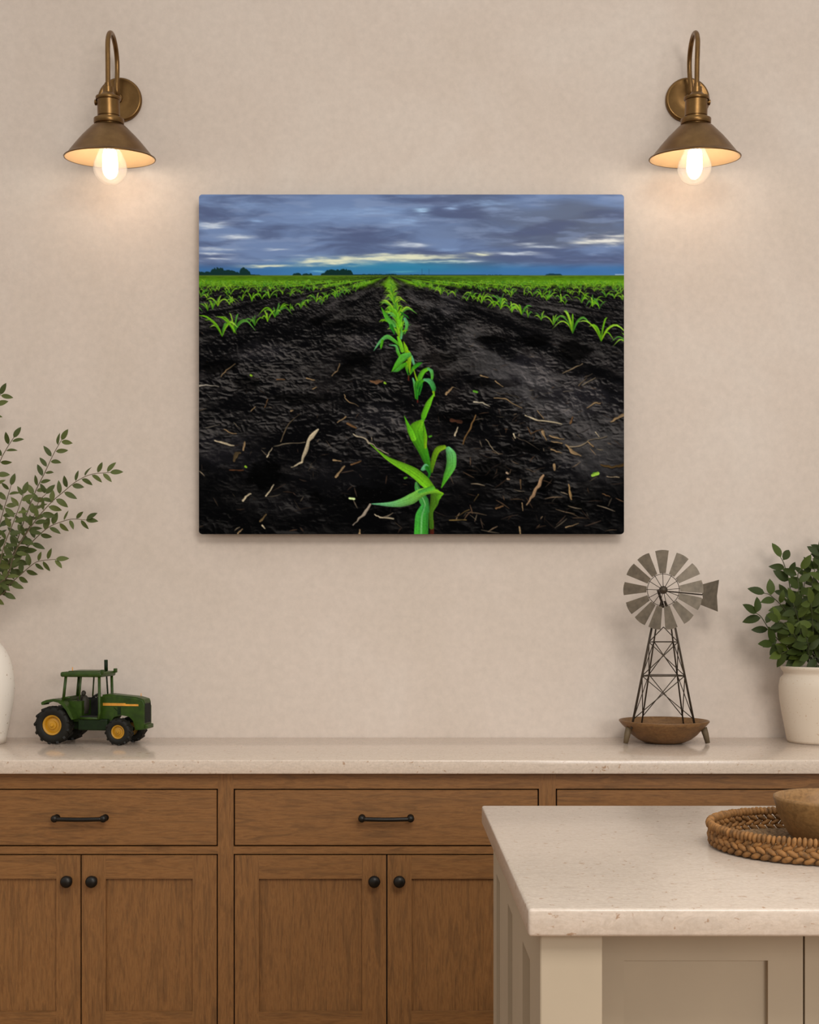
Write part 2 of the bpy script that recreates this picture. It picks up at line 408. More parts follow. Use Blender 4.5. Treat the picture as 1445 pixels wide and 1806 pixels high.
def sconce(plate_px, shade_px, side, label):
    plate = P(plate_px, 178, WALL_Y); SYD = 4.0
    rim = P(shade_px, 275, SYD)                       # centre of the shade's rim
    neck = P(shade_px, 154, SYD)
    t = thing('wall_sconce', label, 'wall lamp', (plate.x, WALL_Y, plate.z), 0, 'brass gooseneck wall sconces')
    b = NB()
    lathe(b, [(0, 0), (0.0725, 0), (0.0735, 0.006), (0.072, 0.013), (0.066, 0.0165), (0.064, 0.015), (0.030, 0.019), (0, 0.021)], 64,
          Matrix.Translation((plate.x, WALL_Y-0.0005, plate.z)) @ Matrix.Rotation(R(90), 4, 'X'))
    ax = plate.x-side*0.001
    lathe(b, [(0, 0.015), (0.013, 0.018), (0.014, 0.026), (0.010, 0.030), (0.0, 0.032)], 24,
          Matrix.Translation((ax, WALL_Y, plate.z)) @ Matrix.Rotation(R(90), 4, 'X'))
    finish('backplate', b, M_BRASS, t)
    b = NB(); r = 0.0078
    n = neck; ybk = WALL_Y-0.052; yc = (ybk+n.y)/2; zt = 3.118
    zr = plate.z; rad = (ybk-n.y)/2
    pts = [(ax, WALL_Y-0.02, zr), (ax, WALL_Y-0.036, zr), (ax-side*0.0, ybk+0.003, zr+0.008), (ax, ybk, zr+0.03)]
    X = lambda s: ax+(n.x-ax)*s
    pts += [(X(0.15), ybk, zt-0.03), (X(0.25), ybk, zt)]
    for k in range(1, 8):
        a = PI*k/8; pts.append((X(0.25+0.6*k/8), yc+rad*math.cos(a), zt+rad*math.sin(a)))
    pts += [(X(0.88), n.y, zt), (X(0.95), n.y, zt-0.04), (n.x, n.y, n.z+0.02), (n.x, n.y, n.z)]
    tube(b, smoothpath(pts, 5), r, 14); finish('gooseneck_arm', b, M_BRASS, t)
    tilt = R(7.5)
    Hh = (n.z-rim.z)                                     # neck top to rim plane
    T = Matrix.Translation(n) @ Matrix.Rotation(tilt, 4, 'X')
    k = SYD/F                                            # metres per photo pixel
    b = NB()
    lathe(b, [(0, 0.014), (0.010, 0.013), (0.0105, 0.002), (0.016, 0.0), (0.0165, -9*k), (0.0165, -9.01*k), (0.024, -13*k), (0.028, -15.5*k), (0.0385, -16*k), (0.0395, -17*k), (0.0395, -20.5*k), (0.0385, -21.5*k),
              (0.0352, -22*k), (0.0352, -22.01*k), (0.0352, -48*k), (0.0352, -48.01*k), (0.033, -49*k), (0.033, -51.5*k), (0.0352, -52.5*k), (0.0462, -53*k), (0.0475, -54*k), (0.0475, -61*k), (0.0465, -62*k), (0.042, -62.5*k), (0.042, -65*k), (0, -65*k)], 40, T)
    finish('socket', b, M_BRASS, t, smooth=40)
    b = NB()
    kn = T @ Vector((-side*0.0345, 0, -25.5*k))
    lathe(b, [(0, -0.002), (0.0065, -0.002), (0.0065, 0.002), (0.0088, 0.003), (0.0092, 0.0075), (0.007, 0.009), (0, 0.009)], 16,
          Matrix.Translation(kn) @ Matrix.Rotation(R(-90*side), 4, 'Y'))
    finish('switch_knob', b, M_BRASS, t, smooth=40)
    # shade: outer brass shell and inner enamel
    zo = -64*k; rimz = -Hh+0.004
    def shp(off):
        pr = [(0.030, zo+0.001), (0.0475, zo)]
        P_ = [(0.0475, 0.0), (0.056, 0.07), (0.070, 0.21), (0.085, 0.36), (0.100, 0.53), (0.114, 0.70), (0.126, 0.85), (0.133, 0.94), (0.140, 1.0)]
        pr += [(r_-off*0.6, zo+(rimz-zo)*f_-off) for r_, f_ in P_[1:]]
        return pr
    o_ = shp(0.0); i_ = shp(0.0025)
    b = NB(); lathe(b, o_+[(0.1435, rimz-0.001), (0.1445, rimz-0.003), (0.1435, rimz-0.005), (0.1405, rimz-0.004)]+i_[::-1][:1], 72, T)
    sh = finish('lamp_shade', b, M_BRASS, t)
    b = NB(); lathe(b, [(0.1402, rimz-0.0042)]+i_[::-1]+[(0, zo-0.001)], 72, T)
    e = finish('shade_lining', b, M_ENAMEL, sh); e['label'] = 'cream enamel lining inside the shade'
    # bulb
    bz = -(291-154)*k; rb = 0.0535
    pr = [(0, bz-rb)]
    for i in range(1, 15):
        a = PI*i/20
        pr.append((rb*math.sin(a), bz-rb*math.cos(a)))
    pr += [(0.034, bz+0.052), (0.020, bz+0.078), (0.0165, bz+0.095), (0.016, zo-0.002)]
    b = NB(); lathe(b, pr, 40, T); bl = finish('bulb', b, M_GLASS, t); bl['label'] = 'clear glass globe bulb, lit'
    b = NB(); zc = bz+0.001; rg = 0.0245
    gp = [(0, zc-rg)]+[(rg*math.sin(PI*i/20), zc-rg*math.cos(PI*i/20)) for i in range(1, 11)]+[(0.0235, zc+0.02), (0.0215, zc+0.045), (0.012, zc+0.055), (0, zc+0.056)]
    lathe(b, gp, 24, T); g = finish('filament', b, M_GLOW, bl); g['label'] = 'glowing core of the bulb'
    return t
sconce(212.5, 190.5, 1, 'aged brass gooseneck wall sconce above the toy tractor side, backplate right of its shade')
sconce(1212, 1229.5, -1, 'aged brass gooseneck wall sconce above the windmill side, backplate left of its shade')

# ------------------------------------------------------------------ framed field print
def paint_field():
    """Landscape print: (600*SS, 750*SS, 3) sRGB 0..255, in print pixels."""
    SS = 2; W, H = 750, 599
    rs = np.random.RandomState(5)
    yy, xx = np.mgrid[0:H*SS, 0:W*SS].astype(np.float32); U = (xx+0.5)/SS; V = (yy+0.5)/SS
    tab = rs.rand(256, 256).astype(np.float32)
    def vn(x, y):
        xi = np.floor(x).astype(np.int32); yi = np.floor(y).astype(np.int32); fx = x-xi; fy = y-yi
        fx = fx*fx*(3-2*fx); fy = fy*fy*(3-2*fy)
        a = tab[yi & 255, xi & 255]; b_ = tab[yi & 255, (xi+1) & 255]; c = tab[(yi+1) & 255, xi & 255]; d = tab[(yi+1) & 255, (xi+1) & 255]
        return (a*(1-fx)+b_*fx)*(1-fy)+(c*(1-fx)+d*fx)*fy
    def fbm(x, y, o=5, g=0.5, l=2.03):
        s = 0; a = 1; t = 0
        for i in range(o):
            s = s+a*vn(x+i*17.3, y+i*9.7); t += a; a *= g; x = x*l; y = y*l
        return s/t
    def A(c): return np.array(c, np.float32)
    img = np.zeros((H*SS, W*SS, 3), np.float32)
    def blend(mask, col): 
        img[:] = img*(1-mask[..., None])+A(col)*mask[..., None]
    sm = lambda a, b_, x: np.clip((x-a)/(b_-a), 0, 1)**2*(3-2*np.clip((x-a)/(b_-a), 0, 1))
    # sky
    n1 = fbm(U/150+3, V/26+fbm(U/90, V/30, 3)*1.2, 6, 0.52); n2 = fbm(U/260+9, V/40+2, 4); n3 = fbm(U/60+40, V/9+5, 5, 0.55)
    base = A((86, 99, 130))[None, None]*np.ones_like(img)
    k = sm(0.35, 0.68, n1)[..., None]; base = base*(1-k)+A((112, 132, 168))*k
    k = (sm(0.45, 0.7, n2)*sm(300, 700, U))[..., None]*0.75; base = base*(1-k)+A((94, 100, 116))*k
    k = (sm(0.52, 0.75, n3)*0.5)[..., None]; base = base*(1-k)+A((132, 148, 178))*k
    k = (sm(0.50, 0.30, n1)*0.45)[..., None]; base = base*(1-k)+A((80, 88, 120))*k
    img[:] = base
    k = sm(118, 134, V+6*(n1-0.5)); blend(k*0.85, (58, 108, 160))
    blend(np.exp(-((U-350)/150)**2-((V-128)/12)**2)*0.75, (40, 130, 158))
    blend(sm(100, 135, V)*sm(380, 250, U)*sm(80, 200, U)*0.25, (60, 130, 170))
    def streak(px, py, rx, ry, amt, col, w=0.9):
        u0, v0 = px-351, py-343
        xa, xb = int(max(0, (u0-2.2*rx)*SS)), int(min(W*SS, (u0+2.2*rx)*SS)); ya, yb = int(max(0, (v0-3.6*ry)*SS)), int(min(143*SS, (v0+3.6*ry)*SS))
        if xb <= xa or yb <= ya: return
        u = U[ya:yb, xa:xb]; v = V[ya:yb, xa:xb]
        dv = (v-v0+(fbm(u/30+px, v/5+py, 4)-0.5)*ry*w*3.0)/ry; du = (u-u0)/rx
        tex = 0.35+1.4*(fbm(u/24+py, v/2.6+px, 4, 0.6)-0.2); k = np.clip(np.exp(-(du*du+dv*dv)*1.3)*amt*tex*1.15, 0, 0.96)[..., None]
        img[ya:yb, xa:xb] = img[ya:yb, xa:xb]*(1-k)+A(col)*k
    cz = lambda x, y, o=340: (o+x/3.705, 330+y/3.705)
    WH, CRm, BL = (205, 212, 218), (222, 222, 190), (150, 178, 214)
    for x, y, rx, ry, a, c, o in [
        (120, 243, 100, 20, 1.1, WH, 340), (290, 332, 110, 17, 1.1, WH, 340), (415, 220, 55, 12, .7, BL, 340), (150, 405, 150, 9, .9, WH, 340), (130, 435, 110, 8, .9, WH, 340), (170, 467, 90, 7, .8, WH, 340),
        (560, 408, 75, 7, .8, WH, 340), (690, 445, 60, 6, .6, WH, 340), (500, 477, 50, 5, .5, WH, 340), (500, 516, 170, 9, 1.25, CRm, 340), (800, 488, 130, 20, 1.2, CRm, 340), (960, 484, 170, 24, 1.2, CRm, 340), (1230, 466, 260, 20, 1.2, CRm, 340), (1440, 455, 130, 14, 1.2, CRm, 340),
        (1240, 436, 60, 9, 1.0, CRm, 340), (1390, 375, 120, 18, .7, WH, 340), (1360, 225, 120, 26, .55, BL, 340), (1380, 555, 90, 8, .5, (120, 200, 200), 340), (820, 552, 60, 6, .7, (120, 180, 200), 340), (900, 190, 330, 40, .3, BL, 340), (1150, 160, 330, 30, .4, BL, 340), (300, 120, 260, 30, .35, BL, 340),
        (100, 458, 260, 14, 1.1, CRm, 720), (200, 486, 250, 9, 1.0, (190, 208, 196), 720), (420, 480, 75, 7, .9, WH, 720), (460, 438, 85, 12, 1.2, CRm, 720), (680, 432, 170, 10, .9, WH, 720), (60, 380, 80, 10, .8, WH, 720), (250, 410, 120, 9, .45, BL, 720), (880, 394, 120, 10, .95, WH, 720),
        (1280, 350, 150, 19, 1.35, (226, 224, 214), 720), (1370, 322, 90, 20, 1.1, (200, 200, 196), 720), (1160, 362, 90, 10, 1.0, (214, 214, 204), 720), (780, 370, 90, 8, .6, WH, 720), (90, 150, 55, 26, 1.0, (168, 200, 228), 720), (280, 138, 50, 18, .9, (160, 186, 220), 720), (500, 110, 220, 24, .5, BL, 720), (30, 215, 60, 14, .7, BL, 720)]:
        u, v = cz(x, y, o); streak(u, v, rx/3.705, ry/3.705, a, c)
    # tree lines
    def trees(x0, x1, hts, col):
        u = U[0]; top = np.full(u.shape, 142.5, np.float32)
        for (cx_, r_, h_) in hts:
            d = np.clip(1-((u-(cx_-351))/r_)**2, 0, None); top = np.minimum(top, 142.5-h_*np.sqrt(d)*(0.8+0.35*vn(u*0.5+cx_, u*0)))
        blend(((V > top[None, :]) & (V < 143)).astype(np.float32)*0.95, col)
    trees(0, 0, [(352, 10, 7), (366, 9, 6), (385, 16, 13), (400, 14, 9), (408, 9, 10), (417, 6, 6), (430, 8, 14), (437, 5, 9), (421, 40, 2)], (18, 44, 38))
    trees(0, 0, [(524, 8, 4), (540, 7, 3), (548, 3, 4), (585, 14, 10), (597, 9, 10), (608, 11, 11), (615, 8, 9), (570, 4, 4), (650, 40, 2), (690, 12, 2.5), (740, 60, 1.3)], (14, 40, 34))
    trees(0, 0, [(974, 12, 3), (985, 7, 3), (800, 120, 1.0)], (20, 48, 60))
    for u0 in (744.5, 757): blend(((abs(U-(u0-351)) < 0.6) & (V > 131) & (V < 142)).astype(np.float32)*0.5, (40, 70, 100))
    blend(((U > 734) & (V > 140.5) & (V < 142)).astype(np.float32)*0.7, (190, 200, 215))
    # soil
    hz = 142.3; D = np.clip(V-hz, 0.6, None); X = (U-336)/D; Sg = np.log(D)*2.1
    ground = (V > hz).astype(np.float32)
    h = np.zeros_like(U); wt = np.zeros_like(U)
    LD = np.log(D)
    for i in range(10):
        cell = 1.6*1.6**i
        amp = cell**0.9 if cell < 200 else 0
        wgt = 1.0/(1+np.exp((np.log(cell)-(LD+math.log(0.17)))*3.2))*np.exp(-0.5*((np.log(cell)-(LD+math.log(0.05)))/1.5)**2)
        wx = vn(U/cell*0.6+i*31, V/cell*0.9+i*7)*1.1
        nz = vn(U/cell+wx+i*13.1, V/cell*1.55+wx*1.0+i*5.7); nz = 1-np.abs(2*nz-1)*1.0 if i % 3 == 1 else nz
        h += nz*wgt*amp; wt += wgt*amp
    hh = h
    dh = np.zeros_like(hh); dh[1:-1] = (hh[2:]-hh[:-2]); dx = np.zeros_like(hh); dx[:, 1:-1] = hh[:, 2:]-hh[:, :-2]
    slope = dh*SS*0.50-dx*SS*0.30
    hn = h/np.maximum(wt, 1e-3); big = fbm(X*3+11+vn(U/60, V/40), Sg*2.2+7, 4, 0.55)
    fine = fbm(U/1.7, V/1.2, 3, 0.6)
    smooth_ = sm(0.42, 0.62, fbm(X*2.2+71+vn(U/40, V/25)*0.8, Sg*1.3+3, 4, 0.6)); lum = 0.30+slope*0.34*(1-0.65*smooth_)+(hn-0.5)*1.0*(1-0.5*smooth_)+(big-0.5)*1.5+smooth_*0.10+(fine-0.5)*0.34
    fall = 1.02-0.40*sm(60, 460, D)
    mot = 0.35+1.3*fbm(U/80+5, V/40+9, 4)
    val = np.clip(np.clip(lum, 0, 1.5)**2.0*fall*mot*1.45, 0, 1.7)
    soil = A((5, 5, 6))+val[..., None]*A((55, 50, 45))
    # smooth wheel tracks
    def track(xc, wd, s, c):
        m = np.exp(-((X-xc)/wd)**2)*(0.55+0.9*(fbm(U/26, V/13, 5, .6)-0.3))*s*sm(500, 120, D)*sm(3, 20, D)
        m = np.clip(m*sm(0.0, 0.3, big-0.25), 0, 0.8)[..., None]; return m, A(c)
    for xc, wd, s, c in ((1.26, 0.30, 1.25, (82, 76, 73)), (1.75, 0.22, 0.45, (62, 55, 52)), (-0.55, 0.22, 0.35, (50, 44, 42)), (-1.9, 0.25, 0.35, (52, 46, 46)), (0.25, 0.16, 0.35, (54, 46, 44)), (2.5, .25, .35, (48, 42, 42)), (0.55, .1, .3, (60, 46, 42))):
        m, c = track(xc, wd, s, c); soil = soil*(1-m)+(c*(0.42+1.0*np.clip(lum, 0, 1.1)[..., None]))*m
    nb = fbm(U/14, V/9, 4, 0.6); nb2 = fbm(U/22+50, V/12+8, 4, 0.6)
    def blob(x, y, rx, ry, f_):
        nonlocal soil
        u0, v0 = x/1.927, y/1.927
        d = np.sqrt(((U-u0+(nb-0.5)*rx)/rx)**2+((V-v0+(nb2-0.5)*ry*1.4)/ry)**2); k_ = sm(1.15, 0.75, d)[..., None]
        soil = soil*(1-k_*(1-f_)) if f_ < 1 else soil+(soil*0.25+A((14, 13, 14))*(0.3+1.2*nb2[..., None]))*(f_-1)*sm(1.5, 0.4, d)[..., None]
    for q in [(220, 955, 34, 26, .12), (400, 1042, 14, 14, .15), (1270, 530, 30, 17, .2), (1140, 500, 32, 10, .25), (70, 585, 30, 16, .25), (400, 432, 13, 7, .25), (545, 560, 24, 14, .3), (500, 600, 20, 14, .3), (350, 690, 50, 10, .3), (1000, 640, 60, 9, .25), (900, 760, 50, 12, .3), (985, 945, 50, 22, .25), (1180, 985, 14, 16, .2), (1150, 860, 60, 12, .35), (160, 640, 24, 16, .3), (740, 400, 16, 12, .4), (500, 440, 40, 8, .4), (1000, 490, 30, 8, .3), (1200, 1060, 90, 18, .4), (820, 560, 30, 14, .35), (600, 1040, 60, 26, .45),
              (90, 880, 60, 34, 2.0), (610, 760, 60, 26, 1.8), (1100, 600, 60, 30, 2.2), (1290, 690, 90, 34, 2.2), (1330, 930, 70, 22, 1.9), (560, 500, 30, 12, 2.0), (210, 540, 44, 16, 2.0), (470, 950, 70, 30, 1.7), (300, 1060, 60, 18, 1.6), (1050, 1080, 80, 18, 1.5), (850, 380, 26, 16, 2.0)]: blob(*q)
    soil = np.where(soil > 42, 42+(soil-42)*0.5, soil)
    vig = (1-0.45*sm(260, 460, D))[..., None]
    img[:] = img*(1-ground[..., None])+soil*vig*ground[..., None]
    # stroke rasteriser
    def stroke(pts, wid, c0, c1=None, mid=None, edge=None, alpha=1.0, n=None, flat=False):
        pts = np.array(pts, np.float32); wid = np.array(wid, np.float32)
        if len(wid) != len(pts): wid = np.interp(np.linspace(0, 1, len(pts)), np.linspace(0, 1, len(wid)), wid)
        if len(pts) > 2 or True:
            m_ = max(1, n or 5); q = np.vstack([2*pts[:1]-pts[1:2], pts, 2*pts[-1:]-pts[-2:-1]]); out = []; wo = []
            for i in range(1, len(q)-2):
                for kk in range(m_):
                    t = kk/m_; p0, p1, p2, p3 = q[i-1:i+3]
                    out.append(0.5*((2*p1)+(-p0+p2)*t+(2*p0-5*p1+4*p2-p3)*t*t+(-p0+3*p1-3*p2+p3)*t**3)); wo.append(wid[i-1]*(1-t)+wid[i]*t)
            out.append(pts[-1]); wo.append(wid[-1]); pts = np.array(out); wid = np.array(wo)
        r = wid*0.5; mx_ = r.max()+1.5
        x0 = int(max(0, (pts[:, 0].min()-mx_)*SS)); x1 = int(min(W*SS, (pts[:, 0].max()+mx_)*SS+1)); y0 = int(max(0, (pts[:, 1].min()-mx_)*SS)); y1 = int(min(H*SS, (pts[:, 1].max()+mx_)*SS+1))
        if x1 <= x0 or y1 <= y0: return
        u = U[y0:y1, x0:x1]; v = V[y0:y1, x0:x1]; best = np.full(u.shape, 9e9, np.float32); bt = np.zeros_like(u); bs_ = np.zeros_like(u); cov = np.zeros_like(u)
        N = len(pts)-1
        for i in range(N):
            p, q_ = pts[i], pts[i+1]; d = q_-p; L2 = (d*d).sum()+1e-9; t = np.clip(((u-p[0])*d[0]+(v-p[1])*d[1])/L2, 0, 1)
            ex = u-p[0]-d[0]*t; ey = v-p[1]-d[1]*t; dist = np.sqrt(ex*ex+ey*ey); rr = r[i]*(1-t)+r[i+1]*t
            e = dist-rr; m_ = e < best; best = np.where(m_, e, best); bt = np.where(m_, (i+t)/N, bt)
            side = (d[0]*ey-d[1]*ex)/math.sqrt(L2); bs_ = np.where(m_, side/np.maximum(rr, 0.3), bs_)
        cov = np.clip(0.5-best*SS*0.7, 0, 1)*alpha
        c0 = A(c0); c1 = A(c1 if c1 is not None else c0); col = c0+(c1-c0)*bt[..., None]
        if not flat: col = col*(1.0+0.16*bs_[..., None]-0.12*(np.abs(bs_)[..., None]**3))
        if mid is not None: mm = np.exp(-(bs_/0.13)**2)[..., None]*0.7; col = col*(1-mm)+A(mid)*mm
        if r.max() > 1.2:
            tx = vn(u*0.9+pts[0][0], v*0.9)*0.5+vn(bs_*4+9, bt*3)*0.5; col = col*(0.80+0.40*tx)[..., None]
        img[y0:y1, x0:x1] = img[y0:y1, x0:x1]*(1-cov[..., None])+col*cov[..., None]
    # straw
    rr = random.Random(3)
    for i in range(520):
        D_ = 25+430*rr.random()**0.8; u = rr.uniform(0, 750); v = hz+D_
        xr = (u-336)/D_; p_ = 0.35+0.65*(0.3 < xr < 1.9)
        if rr.random() > p_: continue
        L_ = D_*rr.uniform(0.010, 0.045); a = rr.uniform(0, PI); w = min(2.4, max(0.5, D_*rr.uniform(0.003, 0.007)))
        c = rr.choice([(150, 122, 92), (112, 84, 60), (92, 66, 48), (170, 148, 118), (80, 62, 50)]); f_ = rr.uniform(0.30, 0.9)
        dx_, dy_ = math.cos(a)*L_, math.sin(a)*L_*0.6; kx = rr.uniform(-.15, .15)*L_
        stroke([(u-dx_, v-dy_), (u+kx*0.5, v+kx), (u+dx_, v+dy_)], [w*0.5, w, w*0.4], tuple(x*f_ for x in c), n=3, alpha=0.85)
    for i in range(900):
        D_ = 20+430*rr.random(); u = rr.uniform(0, 750); f_ = rr.uniform(0.3, 1)
        stroke([(u, hz+D_), (u+rr.uniform(-1, 1), hz+D_+.3)], [0.7, 0.5], (130*f_, 112*f_, 95*f_), n=1, alpha=0.6)
    def rough(L, w, c):
        L = np.array(L, np.float32); n_ = 2*len(L)+1; t = np.linspace(0, 1, n_); to = np.linspace(0, 1, len(L))
        q = np.stack([np.interp(t, to, L[:, 0]), np.interp(t, to, L[:, 1])], 1); ln = np.abs(L[-1]-L[0]).sum()
        q[1:-1] += np.array([[rr.uniform(-1, 1), rr.uniform(-1, 1)] for _ in range(n_-2)])*min(1.2, ln*0.03)
        ww = np.interp(t, to, np.interp(to, np.linspace(0, 1, len(w)), w))*np.array([rr.uniform(0.6, 1.2) for _ in range(n_)])
        stroke(q+[0.5, 1.2], ww*1.1, (8, 7, 7), n=2, alpha=0.7); stroke(q, ww, tuple(x*0.92 for x in c), tuple(x*0.72 for x in c), n=3)
    z3 = lambda L: [(x/3.705-11, y/3.705+297) for x, y in L]      # crop of the lower left
    z4 = lambda L: [(x/3.705+369, y/3.705+297) for x, y in L]     # lower right
    s_ = 1/3.705
    CRS, TAN, BRN = (206, 186, 150), (160, 130, 92), (120, 86, 54)
    for L, w, c in [([(820, 435), (765, 495), (738, 570), (715, 650)], [18, 36, 36, 16], CRS), ([(715, 650), (680, 665), (645, 682)], [14, 12, 6], CRS), ([(145, 508), (200, 524), (270, 540)], [12, 16, 14], CRS), ([(1050, 465), (1110, 490), (1155, 520), (1210, 560), (1280, 595)], [10, 14, 16, 8, 8], (176, 160, 132)),
                    ([(328, 900), (355, 868), (380, 855)], [14, 16, 10], CRS), ([(478, 870), (530, 795)], [12, 10], CRS), ([(485, 615), (520, 555)], [12, 6], CRS), ([(935, 745), (960, 715), (992, 675)], [18, 18, 12], TAN), ([(1160, 925), (1120, 990), (1085, 1025), (1048, 1060)], [14, 26, 12, 8], (170, 152, 130)),
                    ([(1190, 990), (1225, 1010), (1312, 1018)], [8, 12, 10], CRS), ([(40, 150), (90, 143), (170, 155)], [12, 10, 6], (180, 168, 150)), ([(575, 515), (590, 460), (640, 385), (700, 335)], [8, 8, 6, 5], (110, 92, 68)), ([(530, 545), (620, 523), (735, 518)], [5, 7, 6], (140, 124, 98)), ([(920, 635), (970, 642)], [14, 8], TAN),
                    ([(910, 85), (945, 50), (960, 5)], [6, 8, 6], TAN), ([(185, 90), (220, 45), (278, 5)], [8, 8, 7], TAN), ([(205, 435), (240, 455), (285, 462)], [6, 10, 8], TAN), ([(330, 570), (340, 515)], [22, 12], TAN), ([(85, 425), (175, 403)], [6, 6], (120, 110, 95)), ([(268, 390), (312, 430)], [6, 6], (110, 98, 80)), ([(380, 315), (410, 285)], [8, 7], TAN), ([(470, 290), (490, 240)], [7, 7], BRN),
                    ([(990, 205), (1000, 240), (1085, 285)], [6, 8, 5], TAN), ([(945, 390), (1000, 352)], [8, 12], TAN), ([(1010, 395), (1070, 425)], [22, 14], BRN), ([(1035, 665), (1100, 640)], [14, 12], BRN), ([(1160, 118), (1200, 125), (1240, 118)], [10, 34, 14], (120, 84, 56)), ([(745, 100), (795, 112)], [12, 10], TAN), ([(550, 108), (602, 108)], [9, 8], BRN), ([(440, 1035), (480, 990)], [18, 12], (110, 88, 56)), ([(295, 1115), (325, 1085)], [14, 10], TAN), ([(455, 1062), (472, 1082)], [12, 10], CRS), ([(1090, 1115), (1092, 1090)], [16, 12], TAN), ([(270, 640), (285, 595), (310, 588)], [30, 30, 20], (84, 68, 44)), ([(240, 700), (330, 700)], [10, 10], (96, 58, 34)), ([(640, 315), (655, 310)], [12, 12], TAN), ([(785, 170), (810, 158)], [10, 8], TAN)]:
        rough(z3(L), [x*s_*0.85 for x in w], c)
    for L, w, c in [([(885, 735), (845, 815), (815, 870), (775, 928)], [14, 30, 24, 10], (170, 134, 98)), ([(1050, 795), (1060, 850), (1068, 892)], [14, 20, 14], (168, 132, 84)), ([(765, 343), (820, 368), (890, 380), (1005, 400)], [7, 12, 12, 10], CRS), ([(430, 255), (485, 260), (535, 285)], [12, 12, 6], (190, 176, 150)), ([(442, 342), (405, 425), (360, 530)], [8, 12, 10], (130, 96, 56)),
                    ([(305, 475), (325, 420)], [16, 10], CRS), ([(508, 500), (550, 555), (592, 597)], [6, 9, 7], (150, 132, 104)), ([(1030, 535), (1075, 580), (1130, 607)], [10, 26, 8], TAN), ([(925, 475), (975, 490), (1020, 498)], [10, 16, 6], TAN), ([(1060, 548), (1140, 535), (1190, 505), (1300, 480)], [12, 12, 8, 5], (150, 132, 106)), ([(1325, 385), (1370, 360), (1410, 338)], [10, 22, 22], TAN),
                    ([(1015, 188), (1080, 180)], [5, 5], (120, 110, 96)), ([(1142, 145), (1225, 97)], [6, 7], (140, 124, 100)), ([(1115, 150), (1170, 93)], [6, 6], (120, 100, 76)), ([(270, 1028), (380, 1026)], [8, 9], (140, 112, 60)), ([(728, 1072), (735, 1118)], [12, 14], TAN), ([(1300, 742), (1380, 748)], [7, 10], (160, 140, 112)), ([(248, 205), (270, 180), (297, 158)], [16, 14, 10], TAN), ([(560, 230), (640, 240), (745, 295)], [8, 12, 6], TAN), ([(570, 118), (620, 155)], [8, 6], TAN), ([(475, 82), (525, 95)], [12, 8], TAN), ([(580, 195), (650, 205), (725, 228)], [5, 6, 5], (96, 84, 70)),
                    ([(1010, 68), (1080, 35), (1140, 5)], [6, 8, 7], (150, 128, 98)), ([(845, 312), (885, 362)], [6, 10], TAN), ([(1150, 95), (1205, 70)], [6, 5], (110, 96, 80)), ([(710, 485), (780, 520), (860, 570)], [8, 6, 4], (84, 72, 58)), ([(690, 465), (700, 490)], [12, 12], CRS), ([(780, 420), (805, 470)], [8, 6], BRN), ([(800, 462), (880, 432)], [8, 5], BRN), ([(880, 450), (905, 505)], [22, 8], TAN), ([(1225, 452), (1250, 485)], [8, 7], CRS), ([(935, 512), (1005, 525)], [8, 12], TAN), ([(935, 565), (1005, 590)], [14, 6], TAN), ([(1175, 515), (1210, 545)], [8, 18], TAN), ([(955, 665), (958, 698)], [20, 16], TAN), ([(575, 950), (620, 935)], [14, 20], BRN), ([(735, 765), (737, 825)], [9, 9], (110, 84, 56)), ([(745, 915), (750, 965)], [8, 7], TAN), ([(1030, 1075), (1115, 1048)], [10, 6], TAN), ([(1270, 855), (1320, 875)], [7, 6], BRN), ([(1260, 665), (1330, 680), (1410, 665)], [10, 24, 22], (88, 66, 36)), ([(1060, 395), (1075, 355)], [16, 14], BRN), ([(1170, 295), (1220, 260), (1255, 265)], [8, 14, 14], TAN), ([(645, 718), (652, 722)], [16, 14], (190, 160, 130)), ([(650, 758), (660, 760)], [16, 14], (170, 140, 108)), ([(400, 960), (310, 1005)], [7, 6], (96, 76, 42)), ([(460, 860), (430, 905)], [7, 6], (100, 80, 46)), ([(285, 375), (345, 385)], [26, 26], (74, 44, 30))]:
        rough(z4(L), [x*s_*0.85 for x in w], c)
    # far green cover
    gn = fbm(U/9, V/1.6, 4, 0.6); rows_ = np.cos(X*2*PI/2.95)
    far = ground*sm(27, 14, D+14*(fbm(U/6, V/3, 3)-0.5)-4*sm(10, 0, np.abs(U-336))); c = (0.75+0.5*gn)[..., None]*A((92, 142, 20)); c = c*(0.80+0.35*sm(3, 14, D))[..., None]
    nearvp = np.exp(-(X/22)**2)
    far2 = far*(1-nearvp*(0.45-0.45*rows_)); img[:] = img*(1-far2[..., None]*0.93)+c*far2[..., None]*0.93
    blend(ground*sm(3.4, 1.0, D)*0.6, (96, 104, 46))
    # crop rows
    pal = [((74, 128, 18), (118, 178, 30)), ((92, 150, 22), (134, 188, 54)), ((48, 104, 22), (92, 150, 60)), ((120, 160, 20), (150, 196, 70))]
    def plantlet(u, v, s, g, nl=5):
        for i in range(nl):
            a = g.uniform(-1, 1)*0.9; L_ = s*g.uniform(0.65, 1.15); c0, c1 = g.choice(pal)
            dr = g.uniform(0.1, 1.0) if abs(a) > 0.3 else 0.15; sx = math.sin(a*1.45)
            p1 = (u+sx*L_*0.25, v-L_*0.42); p2 = (u+sx*L_*0.62, v-L_*(0.80-0.3*dr)); p3 = (u+sx*L_*(0.95+0.15*dr), v-L_*(1.0-1.0*dr))
            w = max(0.8, s*0.092*g.uniform(0.6, 1.3)); stroke([(u, v), p1, p2, p3], [w*0.45, w, w*0.9, w*0.12], c0, c1, n=3 if s > 18 else 2)
    g = random.Random(11); ks = list(range(-26, 27)); lst = []
